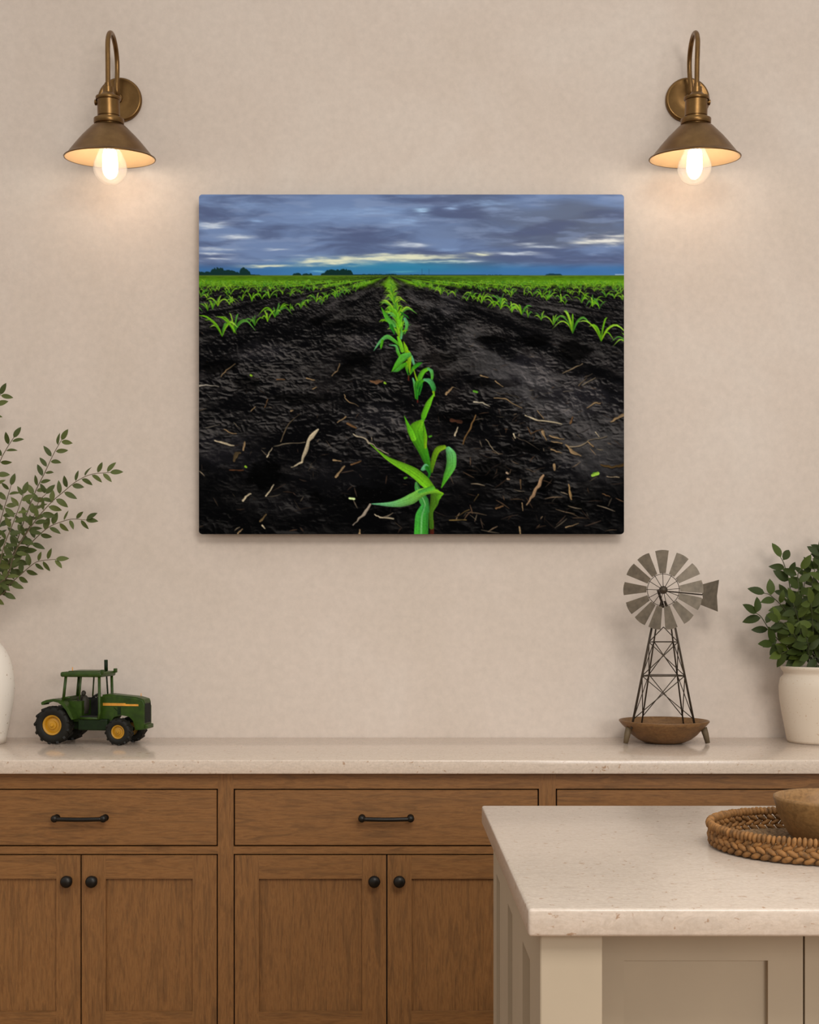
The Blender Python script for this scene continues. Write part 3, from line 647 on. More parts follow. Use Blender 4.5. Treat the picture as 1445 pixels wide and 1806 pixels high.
    for k_ in ks:
        xr = 0.16+(2.85 if k_ < 0 else 3.12)*k_ + (0.0 if k_ >= -1 else 0.4)
        zed = 0.0022
        n_ = 0
        while True:
            n_ += 1; zz = 0.00112*n_+g.uniform(-.0004, .0004)
            D_ = 1/max(zz, .0015)
            if D_ < 13: break
            u = 336+(xr+(g.gauss(0, .35) if D_ < 55 else g.gauss(0, .06))*(k_ != 0))*D_
            if u < -25 or u > 775: continue
            if k_ == 0 and D_ > 118: continue
            lst.append((D_, u+g.uniform(-.02, .02)*D_, hz+D_))
    lst.sort()
    for D_, u, v in lst:
        s = D_*0.36*g.uniform(0.55, 1.2)+1.0
        plantlet(u, v, s, g, 6 if D_ > 40 else 4)
    # centre row, close plants
    z2 = lambda L: [(x/6.568+540-351, y/6.568+470-343) for x, y in L]
    z5 = lambda L: [(x/6.568+640-351, y/6.568+620-343) for x, y in L]
    z6 = lambda L: [(x/6.0208+620-351, y/6.0208+770-343) for x, y in L]
    k2 = 1/6.568; k6 = 1/6.02
    GB, GD, TE, YG, LM = (70, 148, 22), (32, 110, 26), (88, 156, 104), (120, 160, 20), (104, 176, 30)
    def S2(L, w, a, b_=None, mid=None): stroke(z2(L), [x*k2 for x in w], a, b_, mid)
    def S5(L, w, a, b_=None, mid=None): stroke(z5(L), [x*k2 for x in w], a, b_, mid)
    def S6(L, w, a, b_=None, mid=None): stroke(z6(L), [x*k6 for x in w], a, b_, mid, n=9)
    for L, w, a, b_ in [([(1055, 560), (1010, 500), (965, 480), (935, 520)], [20, 26, 20, 6], LM, GB), ([(1070, 540), (1100, 480), (1110, 490)], [16, 18, 6], YG, GB), ([(1060, 620), (1000, 545), (940, 550)], [20, 24, 6], LM, TE), ([(1050, 600), (1010, 570), (960, 575)], [12, 20, 6], GB, TE), ([(1080, 700), (1100, 600), (1120, 570)], [30, 40, 20], LM, GB), ([(1075, 690), (1060, 600), (1060, 540)], [30, 40, 16], LM, LM), ([(1095, 530), (1160, 570), (1195, 605)], [14, 16, 4], GD, GD),
                       ([(1040, 690), (900, 620), (850, 640)], [10, 20, 5], GB, YG), ([(930, 600), (880, 640)], [20, 6], GB, YG), ([(870, 470), (925, 570), (985, 650), (1030, 690)], [6, 50, 62, 30], GB, (80, 150, 70)), ([(985, 690), (1010, 740), (1025, 785)], [44, 34, 10], GD, GD), ([(1075, 800), (1060, 720), (1045, 660)], [16, 20, 10], YG, LM), ([(1145, 605), (1168, 660), (1160, 730), (1140, 785)], [34, 44, 30, 6], TE, GB), ([(1070, 810), (1110, 755), (1180, 735)], [14, 20, 5], YG, YG), ([(1100, 830), (1105, 760), (1105, 700)], [26, 26, 12], TE, GB),
                       ([(1100, 930), (1020, 860), (940, 815), (860, 870), (785, 975)], [20, 42, 50, 34, 5], GB, TE), ([(885, 860), (872, 920), (868, 950)], [30, 30, 10], GB, GB), ([(1115, 980), (1090, 890), (1060, 815)], [40, 50, 16], LM, LM), ([(1085, 1040), (1060, 980), (1040, 920), (960, 912)], [30, 40, 26, 5], GB, TE), ([(1175, 1050), (1155, 950), (1130, 870)], [50, 50, 8], LM, YG)]:
        S2(L, w, a, b_)
    S5([(530, 330), (530, 270)], [16, 16], (90, 30, 22), (60, 50, 20))
    S5([(595, 155), (580, 110), (565, 55)], [20, 34, 26], TE, TE); S5([(525, 270), (510, 190), (520, 130)], [10, 40, 50], GD, YG); S5([(545, 250), (540, 120), (535, 35), (515, 0)], [10, 44, 56, 40], YG, YG)
    S5([(495, 145), (450, 175), (400, 215), (355, 232)], [40, 52, 44, 10], GB, (60, 130, 50)); S5([(540, 35), (470, 70), (400, 150), (335, 235)], [50, 90, 62, 6], (80, 156, 60), GB); S5([(545, 270), (590, 190), (640, 150), (688, 128)], [10, 46, 46, 8], GB, GD)
    S5([(635, 585), (632, 520)], [18, 18], (80, 24, 20), (60, 50, 20)); S5([(612, 540), (605, 400), (580, 310)], [14, 40, 16], GB, TE); S5([(628, 545), (630, 400), (650, 330), (700, 235), (762, 198)], [26, 60, 62, 52, 36], GD, LM); S5([(655, 500), (680, 400), (690, 350)], [16, 26, 16], GD, GD); S5([(590, 200), (615, 290), (630, 330)], [10, 20, 22], YG, YG)
    S5([(755, 198), (795, 225), (805, 290), (795, 350)], [20, 44, 34, 20], TE, GB); S5([(640, 420), (665, 360), (715, 325)], [36, 40, 30], GD, GB); S5([(715, 325), (780, 345), (820, 420), (820, 500)], [28, 64, 58, 10], TE, GD); S5([(820, 470), (832, 520)], [30, 8], YG, YG)
    S5([(700, 815), (706, 745), (760, 610), (825, 490)], [16, 64, 66, 14], GB, LM); S5([(625, 800), (640, 845)], [8, 16], TE, GD); S5([(650, 850), (680, 800)], [24, 30], TE, TE)
    S6([(815, 440), (830, 370), (790, 230), (750, 120), (700, 0), (690, -80), (740, -150)], [20, 34, 84, 112, 150, 150, 60], (24, 96, 20), (98, 160, 24)); S5([(725, 1110), (725, 980), (705, 830)], [30, 44, 10], YG, GB); S6([(660, 20), (625, -60), (560, -220)], [60, 60, 4], LM, GB)
    S6([(790, 320), (760, 345), (740, 350)], [60, 40, 8], TE, TE); S6([(735, 500), (700, 440)], [40, 6], (40, 80, 40), (40, 80, 40))
    S6([(855, 378), (862, 290), (890, 190), (925, 135), (985, 112)], [16, 50, 62, 66, 46], (70, 112, 16), (112, 150, 24)); S6([(955, 545), (1010, 420), (1058, 310), (1060, 200), (1030, 135)], [8, 66, 104, 106, 60], GB, (94, 162, 100))
    S6([(800, 330), (832, 400)], [40, 12], GD, GD)
    S6([(855, 1040), (855, 900)], [44, 46], (70, 20, 14), (56, 50, 18)); S6([(850, 960), (845, 800), (880, 700), (890, 600)], [50, 50, 90, 100], (58, 96, 20), (70, 110, 24)); S6([(905, 720), (925, 640), (975, 608)], [14, 56, 10], (64, 104, 22), LM)
    S6([(690, 495), (705, 560), (770, 680), (800, 790)], [30, 62, 100, 60], (58, 124, 52), (56, 134, 54), (140, 180, 120)); S6([(770, 775), (748, 860), (740, 1060)], [104, 142, 152], (56, 140, 56), (58, 146, 40), (130, 184, 120))
    S6([(200, 80), (300, 165), (390, 235), (530, 310), (660, 380), (770, 470), (850, 560)], [8, 20, 40, 78, 106, 112, 90], (96, 150, 30), (104, 172, 26)); S6([(970, 605), (880, 580), (760, 590), (640, 660), (520, 705), (400, 720), (215, 715)], [20, 40, 84, 112, 84, 50, 8], (118, 172, 26), (92, 158, 112)); S6([(720, 590), (860, 545)], [30, 50], (72, 150, 60), (84, 156, 40))
    for (u, v) in ((620+575/6.02-351, 770+440/6.02-343), (1051-351, 836-343), (1049-351, 835-343), (757-351+2, 770-343)):
        stroke([(u-1.5, v), (u+2, v-1)], [4, 3], (70, 130, 30), n=1)
    for x, y in ((1255, 130), (345, 677), (380, 80)): stroke(z3([(x, y), (x+6, y+4)]), [4, 3], (130, 170, 40), n=1)
    stroke(z3([(1025, 885), (1055, 888)]), [3.5, 4], (206, 222, 150), n=1); stroke(z4([(1205, 735), (1240, 722)]), [5, 6], (140, 176, 60), n=1); stroke(z4([(430, 185), (450, 190)]), [4, 4], (84, 140, 40), n=1)
    return np.clip(img.reshape(H, SS, W, SS, 3).mean(axis=(1, 3)), 0, 255)

pic_c = P(726, 642.5, WALL_Y-0.058); PK = (WALL_Y-0.058)/F
PW, PH = 750*PK, 599*PK
art = thing('field_picture', 'large unframed landscape print of young corn rows in dark soil under a cloudy sky', 'picture', (pic_c.x, WALL_Y, pic_c.z))
def rrect(w, h, r, n=6):
    out = []
    for sx, sz, a0 in ((1, 1, 0), (-1, 1, 90), (-1, -1, 180), (1, -1, 270)):
        for i in range(n+1):
            a = R(a0+90*i/n); out.append((sx*(w/2-r)+r*math.cos(a), sz*(h/2-r)+r*math.sin(a)))
    return out
b = NB(); FYP = pic_c.y
prism(b, rrect(PW, PH, 6*PK), (1, 0, 0), (0, 0, 1), (0, 1, 0), (pic_c.x, FYP+0.0004, pic_c.z), 0.012)
finish('panel', b, simple('panel_edge', (60, 58, 58), 0.5), art)
for sx in (-1, 1):
    b = NB(); box(b, pic_c.x+sx*PW*0.32-0.02, pic_c.x+sx*PW*0.32+0.02, FYP+0.0124, WALL_Y-0.0005, pic_c.z-PH*0.35, pic_c.z+PH*0.35)
    finish('hanging_rail', b, M_GAP, art)
def print_mesh():
    im = paint_field(); H, W = im.shape[:2]
    NX, NZ = W+1, H+1
    pad = np.pad(im, ((1, 1), (1, 1), (0, 0)), mode='edge'); vcol = (pad[:-1, :-1]+pad[1:, :-1]+pad[:-1, 1:]+pad[1:, 1:])/4
    blur = vcol; sharp = np.pad(vcol, ((1, 1), (1, 1), (0, 0)), mode='edge')
    lap = (sharp[:-2, 1:-1]+sharp[2:, 1:-1]+sharp[1:-1, :-2]+sharp[1:-1, 2:])/4; vcol = np.clip(vcol+0.6*(vcol-lap), 0, 255)
    gx_, gz_ = np.meshgrid(np.arange(NX), np.arange(NZ))
    co = np.zeros((NX*NZ, 3), np.float32); co[:, 0] = (gx_.ravel()-W/2)*PK; co[:, 2] = (H/2-gz_.ravel())*PK; co[:, 1] = FYP-WALL_Y
    i0 = (gz_[:-1, :-1]*NX+gx_[:-1, :-1]).ravel(); fx_ = gx_[:-1, :-1].ravel()+.5; fz_ = gz_[:-1, :-1].ravel()+.5
    r = 6; ax_ = np.maximum(np.abs(fx_-W/2)-(W/2-r), 0); az_ = np.maximum(np.abs(fz_-H/2)-(H/2-r), 0); keep = ax_**2+az_**2 < r*r
    i0 = i0[keep]; faces = np.stack([i0, i0+NX, i0+NX+1, i0+1], 1)
    me = bpy.data.meshes.new('printed_face'); n = len(faces)
    me.vertices.add(NX*NZ); me.vertices.foreach_set('co', co.ravel()); me.loops.add(n*4); me.loops.foreach_set('vertex_index', faces.ravel().astype(np.int32))
    me.polygons.add(n); me.polygons.foreach_set('loop_start', (np.arange(n)*4).astype(np.int32)); me.update(calc_edges=True)
    at = me.color_attributes.new('ink', 'FLOAT_COLOR', 'POINT'); v = vcol.reshape(-1, 3)/255.0; v = np.where(v <= 0.04045, v/12.92, ((v+0.055)/1.055)**2.4)
    rgba = np.ones((NX*NZ, 4), np.float32); rgba[:, :3] = v*np.array(INK, np.float32); at.data.foreach_set('color', rgba.ravel())
    m = Mat('print_ink'); a = m.n('ShaderNodeAttribute', attribute_name='ink'); m.l(a.outputs['Color'], m.b.inputs['Base Color']); m.set(0.9, 0, 0.03)
    me.materials.append(m.m); me.validate()
    o = bpy.data.objects.new('printed_face', me); C.objects.link(o); o.parent = art; return o
INK = (1.04, 1.09, 1.16)
print_mesh()

# ------------------------------------------------------------------ toy tractor
def wheel(t, x, y, r, w, side, hubr, nt, name='wheel'):
    b = NB(); M = Matrix.Translation((x, y, r)) @ Matrix.Rotation(R(90), 4, 'X')
    h = w/2
    prof = [(hubr, -h*0.75), (hubr+0.004, -h), (r*0.80, -h), (r*0.93, -h*0.86), (r*0.965, -h*0.5), (r*0.97, 0), (r*0.965, h*0.5), (r*0.93, h*0.86), (r*0.80, h), (hubr+0.004, h), (hubr, h*0.75)]
    lathe(b, prof, 48, M, closed=True)
    for i in range(nt):
        for s in (-1, 1):
            a = 2*PI*(i+(0.5 if s > 0 else 0))/nt
            m_ = Matrix.Translation((x, y, r)) @ Matrix.Rotation(a, 4, 'Y') @ Matrix.Translation((0, s*h*0.46, r*0.965)) @ Matrix.Rotation(s*R(32), 4, 'Z')
            box(b, -r*0.068, r*0.068, -h*0.62, h*0.62, -r*0.10, r*0.025, mat=m_)
    o = finish(name, b, M_RUBBER, t, world=False)
    b = NB(); q = side
    rr = [(0, 0.45), (0.14, 0.42), (0.19, 0.25), (0.20, -0.05), (0.42, -0.15), (0.45, -0.55), (0.76, -0.75), (0.82, -0.1), (0.90, 0.10), (1.00, 0.16), (1.05, 0.02), (1.05, -1.2), (0, -1.2)]
    lathe(b, [(hubr*a_, h*0.78+hubr*0.35*b_) for a_, b_ in rr], 36, Matrix.Translation((x, y, r)) @ Matrix.Rotation(R(90 if side < 0 else -90), 4, 'X'))
    finish('wheel_rim', b, M_YELLOW, o, world=False, smooth=40)
tr_loc = Vector((P(100, 1312.4, 0.937*F/F/((1312.4-CY)/F)).x, 0, CT)); tr_loc = Vector(((100-CX)*3.995/F, 4.06, CT))
tr = thing('toy_tractor', 'small green toy farm tractor with yellow wheels on the wall countertop', 'toy tractor', tr_loc, -R(11))
# local: +x forward, -y toward the viewer; near wheel faces at y=-0.075
S = 1.07
WB = 0.205*S
for sd in (-1, 1):
    wheel(tr, 0, sd*0.054, 0.0605, 0.042, sd, 0.031, 13)
    wheel(tr, WB, sd*0.055, 0.0425, 0.033, sd, 0.021, 12)
b = NB()
box(b, -0.02, 0.175*S, -0.022, 0.022, 0.045, 0.085, 0.004)
box(b, 0.072*S, 0.165*S, -0.050, 0.050, 0.044, 0.080, 0.004)
tube(b, [(0, -0.04, 0.0605), (0, 0.04, 0.0605)], 0.012); tube(b, [(WB, -0.045, 0.0425), (WB, 0.045, 0.0425)], 0.009)
finish('chassis', b, M_DGREEN, tr, world=False)
# hood
b = NB(); HX0, HX1 = 0.140*S, 0.272*S
prof = [(HX0, 0.07), (HX0, 0.156), (HX0+0.02, 0.158), (HX1-0.03, 0.150), (HX1-0.004, 0.143), (HX1, 0.134), (HX1, 0.048), (0.245*S, 0.046), (0.238*S, 0.075), (0.225*S, 0.088), (0.2*S, 0.092), (0.178*S, 0.086), (0.165*S, 0.066)]
prism(b, prof, (1, 0, 0), (0, 0, 1), (0, 1, 0), (0, -0.031, 0), 0.062)
bmesh.ops.recalc_face_normals(b, faces=b.faces)
es = [e for e in b.edges if abs(e.verts[0].co.y-e.verts[1].co.y) < 1e-5 and min(e.verts[0].co.z, e.verts[1].co.z) > 0.12]
bmesh.ops.bevel(b, geom=es, offset=0.006, segments=3, affect='EDGES')
hood = finish('hood', b, M_GREEN, tr, world=False, smooth=40)
b = NB(); 
for s in (-1, 1):
    box(b, HX0+0.004, HX1-0.018, s*0.0315-0.0007, s*0.0315+0.0007, 0.1215, 0.1275)
    box(b, HX0+0.004, HX0+0.08, s*0.0315-0.0007, s*0.0315+0.0007, 0.1275, 0.130)
finish('side_stripe', b, M_STRIPE, hood, world=False)
b = NB(); box(b, HX1-0.001, HX1+0.0012, -0.023, 0.023, 0.068, 0.130)
for i in range(6): box(b, HX1+0.001, HX1+0.0025, -0.021+i*0.0077, -0.0185+i*0.0077, 0.070, 0.128)
finish('grille', b, M_GRILLE, hood, world=False)
for s in (-1, 1):
    b = NB(); box(b, 0.190*S, 0.2*S, s*0.0315-0.0006, s*0.0315+0.0006, 0.094, 0.118); tube(b, [(0.178*S, s*0.031, 0.116), (0.2*S, s*0.031, 0.096)], 0.001, 6); finish('side_louver', b, M_DGREEN, hood, world=False)
b = NB(); box(b, HX1-0.01, HX1+0.010, -0.026, 0.026, 0.050, 0.064, 0.003); finish('front_weight', b, M_GREEN, tr, world=False)
b = NB(); tube(b, [(HX1-0.022, 0, 0.15), (HX1-0.022, 0, 0.160)], 0.0012, 8); finish('radiator_cap', b, M_STRIPE, hood, world=False)
# cab
b = NB()
CB0, CB1 = 0.030*S, 0.138*S; hw = 0.050
for s in (-1, 1):
    y = s*hw
    tube(b, [(CB1, y, 0.080), (CB1+0.003, y, 0.10), (CB1+0.001, y*0.96, 0.214)], 0.0048, 8)
    tube(b, [(CB0-0.004, y, 0.135), (CB0+0.004, y*0.96, 0.214)], 0.0048, 8)
    tube(b, [(CB0+0.05, y, 0.14), (CB0+0.056, y*0.96, 0.214)], 0.0026, 8)
    tube(b, [(0.078*S, y, 0.082), (CB1, y, 0.082)], 0.004, 8)
    tube(b, [(CB0-0.004, y, 0.145), (CB0+0.02, y, 0.148)], 0.003, 8)
box(b, CB1-0.002, CB1+0.004, -hw, hw, 0.08, 0.150); box(b, CB0-0.006, CB0, -hw, hw, 0.08, 0.148)
box(b, CB0, 0.078*S, -0.034, 0.034, 0.07, 0.135)
finish('cab_frame', b, M_GREEN, tr, world=False)
b = NB(); box(b, CB0-0.012, CB1+0.012, -0.058, 0.058, 0.212, 0.228, 0.006, 3)
box(b, CB0+0.01, CB1-0.01, -0.045, 0.045, 0.226, 0.231, 0.002)
for s in (-1, 1): box(b, CB1+0.008, CB1+0.018, s*0.05-0.006, s*0.05+0.006, 0.222, 0.236, 0.002)
finish('cab_roof', b, M_GREEN, tr, world=False, smooth=40)
b = NB(); tube(b, [(CB0+0.018, -0.03, 0.228), (CB0+0.018, -0.03, 0.242)], 0.0014, 8); finish('beacon', b, M_STRIPE, tr, world=False)
b = NB(); tube(b, [(0.134*S, 0.030, 0.15), (0.128*S, 0.030, 0.245)], 0.0026, 10); tube(b, [(0.1285*S, 0.030, 0.226), (0.128*S, 0.030, 0.264)], 0.0058, 12)
finish('exhaust_pipe', b, M_DGREEN, tr, world=False)
for s in (-1, 1):
    b = NB()
    outer = [(-0.034, 0.124), (-0.036, 0.131), (-0.031, 0.135), (-0.018, 0.140), (0.006, 0.144), (0.026, 0.141), (0.044, 0.130), (0.058, 0.113), (0.068, 0.094), (0.074, 0.080)]
    inner = [(-0.028, 0.124), (-0.027, 0.128), (-0.018, 0.131), (-0.004, 0.1345), (0.006, 0.135), (0.022, 0.132), (0.037, 0.122), (0.050, 0.106), (0.060, 0.089), (0.067, 0.079)]
    prism(b, outer+inner[::-1], (1, 0, 0), (0, 0, 1), (0, 1, 0), (0, -0.074 if s < 0 else 0.034, 0), 0.040)
    finish('fender', b, M_GREEN, tr, world=False, smooth=50)
b = NB(); box(b, CB0+0.03, CB1-0.004, 0.036, 0.047, 0.086, 0.142); box(b, 0.078*S, CB1, -0.047, 0.047, 0.084, 0.088)
finish('cab_interior', b, M_GRILLE, tr, world=False)
b = NB(); box(b, 0.062, 0.085, -0.018, 0.018, 0.09, 0.108, 0.005); box(b, 0.058, 0.070, -0.018, 0.018, 0.10, 0.150, 0.006, 3)
ellipsoid(b, (0.080, 0, 0.122), [(0.012, 0, 0), (0, 0.018, 0), (0, 0, 0.030)], 16, 10); ellipsoid(b, (0.074, 0, 0.158), [(0.007, 0, 0), (0, 0.010, 0), (0, 0, 0.009)], 12, 8)
finish('driver_seat', b, M_SEAT, tr, world=False, smooth=50)
b = NB()
M = Matrix.Translation((0.118, 0, 0.152)) @ Matrix.Rotation(R(-30), 4, 'Y')
for i in range(24):
    a0, a1 = 2*PI*i/24, 2*PI*(i+1)/24
    tube(b, [M @ Vector((0.014*math.cos(a0), 0.014*math.sin(a0), 0)), M @ Vector((0.014*math.cos(a1), 0.014*math.sin(a1), 0))], 0.002, 6, False)
tube(b, [M @ Vector((0, 0, 0)), (0.135, 0, 0.11)], 0.002, 6); tube(b, [M @ Vector((0, -0.013, 0)), M @ Vector((0, 0.013, 0))], 0.0015, 6)
finish('steering_wheel', b, M_GRILLE, tr, world=False)

# ------------------------------------------------------------------ footed wooden bowl and windmill
BY = 4.045; kb = BY/F
bc = Vector(((1171.5-CX)*kb, BY, CT))
wb = thing('wooden_bowl', 'shallow brown wooden bowl on stub feet holding the windmill ornament', 'bowl', bc)
rimr = 78.5*kb; rz = 0.072
pr = [(0, 0.001), (0.055, 0.0), (0.066, 0.003), (0.085, 0.012), (0.104, 0.027), (0.120, 0.045), (0.134, 0.058), (rimr, rz-0.003), (rimr-0.001, rz), (rimr-0.006, rz),
      (0.128, 0.060), (0.112, 0.045), (0.09, 0.026), (0.05, 0.014), (0, 0.012)]
b = NB(); lathe(b, pr, 64, Matrix.Translation(bc)); finish('bowl_body', b, M_BOWL2, wb)
for s in (-1, 1):
    b = NB(); x0 = bc.x+s*0.112; 
    tube(b, [(bc.x+s*0.118, BY-0.035, CT+0.050), (bc.x+s*0.124, BY-0.037, CT+0.03), (bc.x+s*0.130, BY-0.04, CT+0.002)], [0.011, 0.010, 0.0075], 12)
    finish('foot', b, M_FOOT, wb)

WY = BY-0.005
hub = P(1170.3, 1040.5, WY-0.075)
wm = thing('windmill_ornament', 'grey metal farm windmill ornament with vane, standing in the wooden bowl', 'windmill ornament', (bc.x, BY, CT+0.014))
def zp(x, y, Y): return P(1060+x/4.754, 950+y/4.754, Y)
YF, YB = BY-0.060, BY+0.055
TFL, TFR = zp(437, 700, BY-0.022), zp(615, 700, BY-0.022)
BFL, BFR = zp(270, 1528, YF), zp(782, 1538, YF)
TBL, TBR = zp(470, 700, BY+0.02), zp(585, 700, BY+0.02)
BBL, BBR = zp(345, 1535, YB), zp(692, 1540, YB)
apex = zp(527, 500, BY)
legs = [(TFL, BFL, 0.0036), (TFR, BFR, 0.0036), (TBL, BBL, 0.0025), (TBR, BBR, 0.0025)]
for T_, B_, r_ in legs:
    b = NB(); d = (B_-T_).normalized()
    zt_ = CT+0.045+(0.004 if r_ > 0.003 else 0.002)
    B2 = T_+d*((T_.z-zt_)/(-d.z)) if B_.z > zt_ else B_
    tube(b, [apex+(T_-apex)*0.12, T_, B2], r_, 8); finish('tower_leg', b, M_IRON, wm)
def on(leg, z):
    T_, B_, _ = leg; s = (T_.z-z)/(T_.z-B_.z); return T_+(B_-T_)*s
zA, zB2, zC = zp(0, 865, BY).z, zp(0, 1145, BY).z, zp(0, 1500, BY).z
for a_, c_ in ((0, 1), (2, 3), (0, 2), (1, 3)):
    for z in (zA, zB2):
        b = NB(); tube(b, [on(legs[a_], z), on(legs[c_], z)], 0.0026 if z == zB2 and a_ == 0 and c_ == 1 else 0.0015, 6)
        finish('cross_bar', b, M_IRON, wm)
b = NB(); ztop = zp(0, 740, BY).z
for a_, c_ in ((0, 1), (2, 3), (0, 2), (1, 3)):
    for z0, z1 in ((zA, zB2), (zB2, zC)):
        tube(b, [on(legs[a_], z0), on(legs[c_], z1)], 0.0016, 6); tube(b, [on(legs[c_], z0), on(legs[a_], z1)], 0.0016, 6)
mid = (on(legs[0], ztop)+on(legs[1], ztop))/2
tube(b, [mid, on(legs[0], zA)], 0.0016, 6); tube(b, [mid, on(legs[1], zA)], 0.0016, 6)
finish('cross_brace', b, M_IRON, wm)
b = NB()
for a0, c0 in ((0, 1),):
    q = [zp(490, 500, BY-0.03), zp(560, 500, BY-0.03), zp(632, 740, BY-0.034), zp(436, 757, BY-0.034)]
b.free()
wheel_ = NB(); lathe(wheel_, [(0, 0.012), (0.006, 0.011), (0.010, 0.006), (0.0125, 0.005), (0.0125, -0.006), (0, -0.006)], 24, Matrix.Translation(hub) @ Matrix.Rotation(R(90), 4, 'X'))
for i in range(12):
    a = 2*PI*i/12; ellipsoid(wheel_, hub+Vector((0.0105*math.cos(a), -0.006, 0.0105*math.sin(a))), [(0.0022, 0, 0), (0, 0.0022, 0), (0, 0, 0.0022)], 6, 4)
wh = finish('wheel_hub', wheel_, M_IRON, wm)
km = hub.y/F/4.754
angs = [92, 60.4, 33, 5, -21, -49, -78, -103, -127, -152, 178, 148, 121]
b = NB(); N = 52
for i in range(N):
    a0, a1 = 2*PI*i/N, 2*PI*(i+1)/N; rr = 134*km
    tube(b, [hub+Vector((rr*math.cos(a), 0, rr*math.sin(a))) for a in (a0, a1)], 0.0011, 6, False)
finish('wheel_ring', b, M_IRON, wm)
b = NB()
for a in angs:
    a = R(a); tube(b, [hub, hub+Vector((142*km*math.cos(a), 0, 142*km*math.sin(a)))], 0.0011, 6)
finish('spokes', b, M_IRON, wm)
for a in angs:
    a = R(a); b = NB(); ca, sa = math.cos(a), math.sin(a)
    A = Vector((ca, 0, sa)); Bv = Vector((-sa, 0, ca)); Nn = Vector((0, 1, 0))
    Bt = (Bv*math.cos(R(12))+Nn*math.sin(R(12))); Nt = A.cross(Bt)
    poly = [(140*km, -25*km), (328*km, -56*km), (334*km, -28*km), (336*km, 0), (334*km, 28*km), (328*km, 56*km), (140*km, 25*km)]
    prism(b, poly, A, Bt, Nt, hub-Nt*0.0006, 0.0013)
    finish('blade', b, M_TIN, wm)
# tail boom and vane, swung behind the wheel
bd = Vector((math.cos(R(32)), math.sin(R(32)), -0.05)); base_y = hub.y+0.02
b = NB()
tip = zp(850, 470, hub.y+0.10)
tube(b, [hub+Vector((0, 0.004, -0.001)), hub+Vector((0.0, 0.03, -0.002)), tip], 0.0022, 8)
tube(b, [hub+Vector((0, 0, 0)), (hub.x, BY, hub.z), apex+Vector((0, 0, -0.03))], 0.004, 8)
finish('tail_boom', b, M_IRON, wm)
b = NB()
v4 = [zp(845, 385, hub.y+0.095), zp(990, 345, hub.y+0.125), zp(972, 480, hub.y+0.125), zp(980, 612, hub.y+0.125), zp(800, 540, hub.y+0.085), zp(855, 500, hub.y+0.096)]
w4 = [v+Vector((0.0006, -0.0012, 0)) for v in v4]
va = [b.verts.new(v) for v in v4]; vb = [b.verts.new(v) for v in w4]
b.faces.new(va); b.faces.new(vb[::-1])
for i in range(6): b.faces.new((va[i], va[(i+1) % 6], vb[(i+1) % 6], vb[i]))
finish('tail_vane', b, M_TIN, wm)

# ------------------------------------------------------------------ plants
rnd = random.Random(7)
def stem_leaves(bs, bl, pts, r0, r1, L, W, spacing, start=0.12, jitter=0.25, tipleaf=True, rg=rnd, cam_face=0.75):
    path = smoothpath(pts, 8)
    n = len(path); tube(bs, path, [r0+(r1-r0)*i/(n-1) for i in range(n)], 6)
    tot = sum((path[i+1]-path[i]).length for i in range(n-1)); acc = 0; nxt = tot*start; side = 1
    for i in range(n-1):
        seg = path[i+1]-path[i]; sl = seg.length
        while nxt <= acc+sl:
            p = path[i]+seg*((nxt-acc)/sl); d = seg.normalized()
            # sideways in a plane roughly facing the room
            nrm = Vector((rg.uniform(-.5, .5), -1, rg.uniform(-.4, .4))).normalized()
            s = d.cross(nrm).normalized()*side
            s = (s+Vector((0, rg.uniform(-1, 1)*(1-cam_face), 0))).normalized()
            ang = R(rg.uniform(38, 68)); dd = d*math.cos(ang)+s*math.sin(ang)+Vector((0, 0, -0.10))
            l = L*rg.uniform(1-jitter, 1+jitter*0.6)*(1-0.15*nxt/tot)
            nn = (nrm+Vector((rg.uniform(-.5, .5), 0, rg.uniform(0, .8)))).normalized()
            leaf(bl, p+dd.normalized()*0.003, dd, nn, l, W*l/L*rg.uniform(0.85, 1.15), rg.uniform(-0.05, 0.3))
            side = -side; nxt += spacing*rg.uniform(0.75, 1.2)
        acc += sl
    if tipleaf: leaf(bl, path[-1], (path[-1]-path[-2]), Vector((0.2, -1, 0.3)), L*0.9, W*0.9, 0.1)

VY = 4.03
vc = Vector(((-52-CX)*VY/F, VY, CT))
vase = thing('ceramic_vase', 'off-white speckled ceramic vase at the left end of the wall countertop', 'vase', vc)
kv = VY/F
def vr(px): return (px+52)*kv
H = [(1311, 8), (1300, 10), (1275, 15), (1240, 21), (1210, 23.5), (1180, 20), (1160, 14), (1143, 5), (1128, -8), (1116, -22), (1105, -32), (1085, -36), (1070, -30)]
pr = [(0, 0)]+[(vr(x), max(0.0005, (1311-y)*kv)) for y, x in H]
top = pr[-1]; pr += [(top[0]-0.006, top[1]+0.001), (top[0]-0.008, top[1]-0.01), (top[0]-0.012, top[1]-0.05), (0.04, top[1]-0.08), (0.05, 0.03), (0, 0.02)]
b = NB(); lathe(b, pr, 64, Matrix.Translation(vc)); finish('vase_body', b, M_VASE, vase)
neck = Vector((vc.x, VY, CT+top[1]))
def zq(x, y, Y): return P(x/2.654, 660+y/2.654, Y)
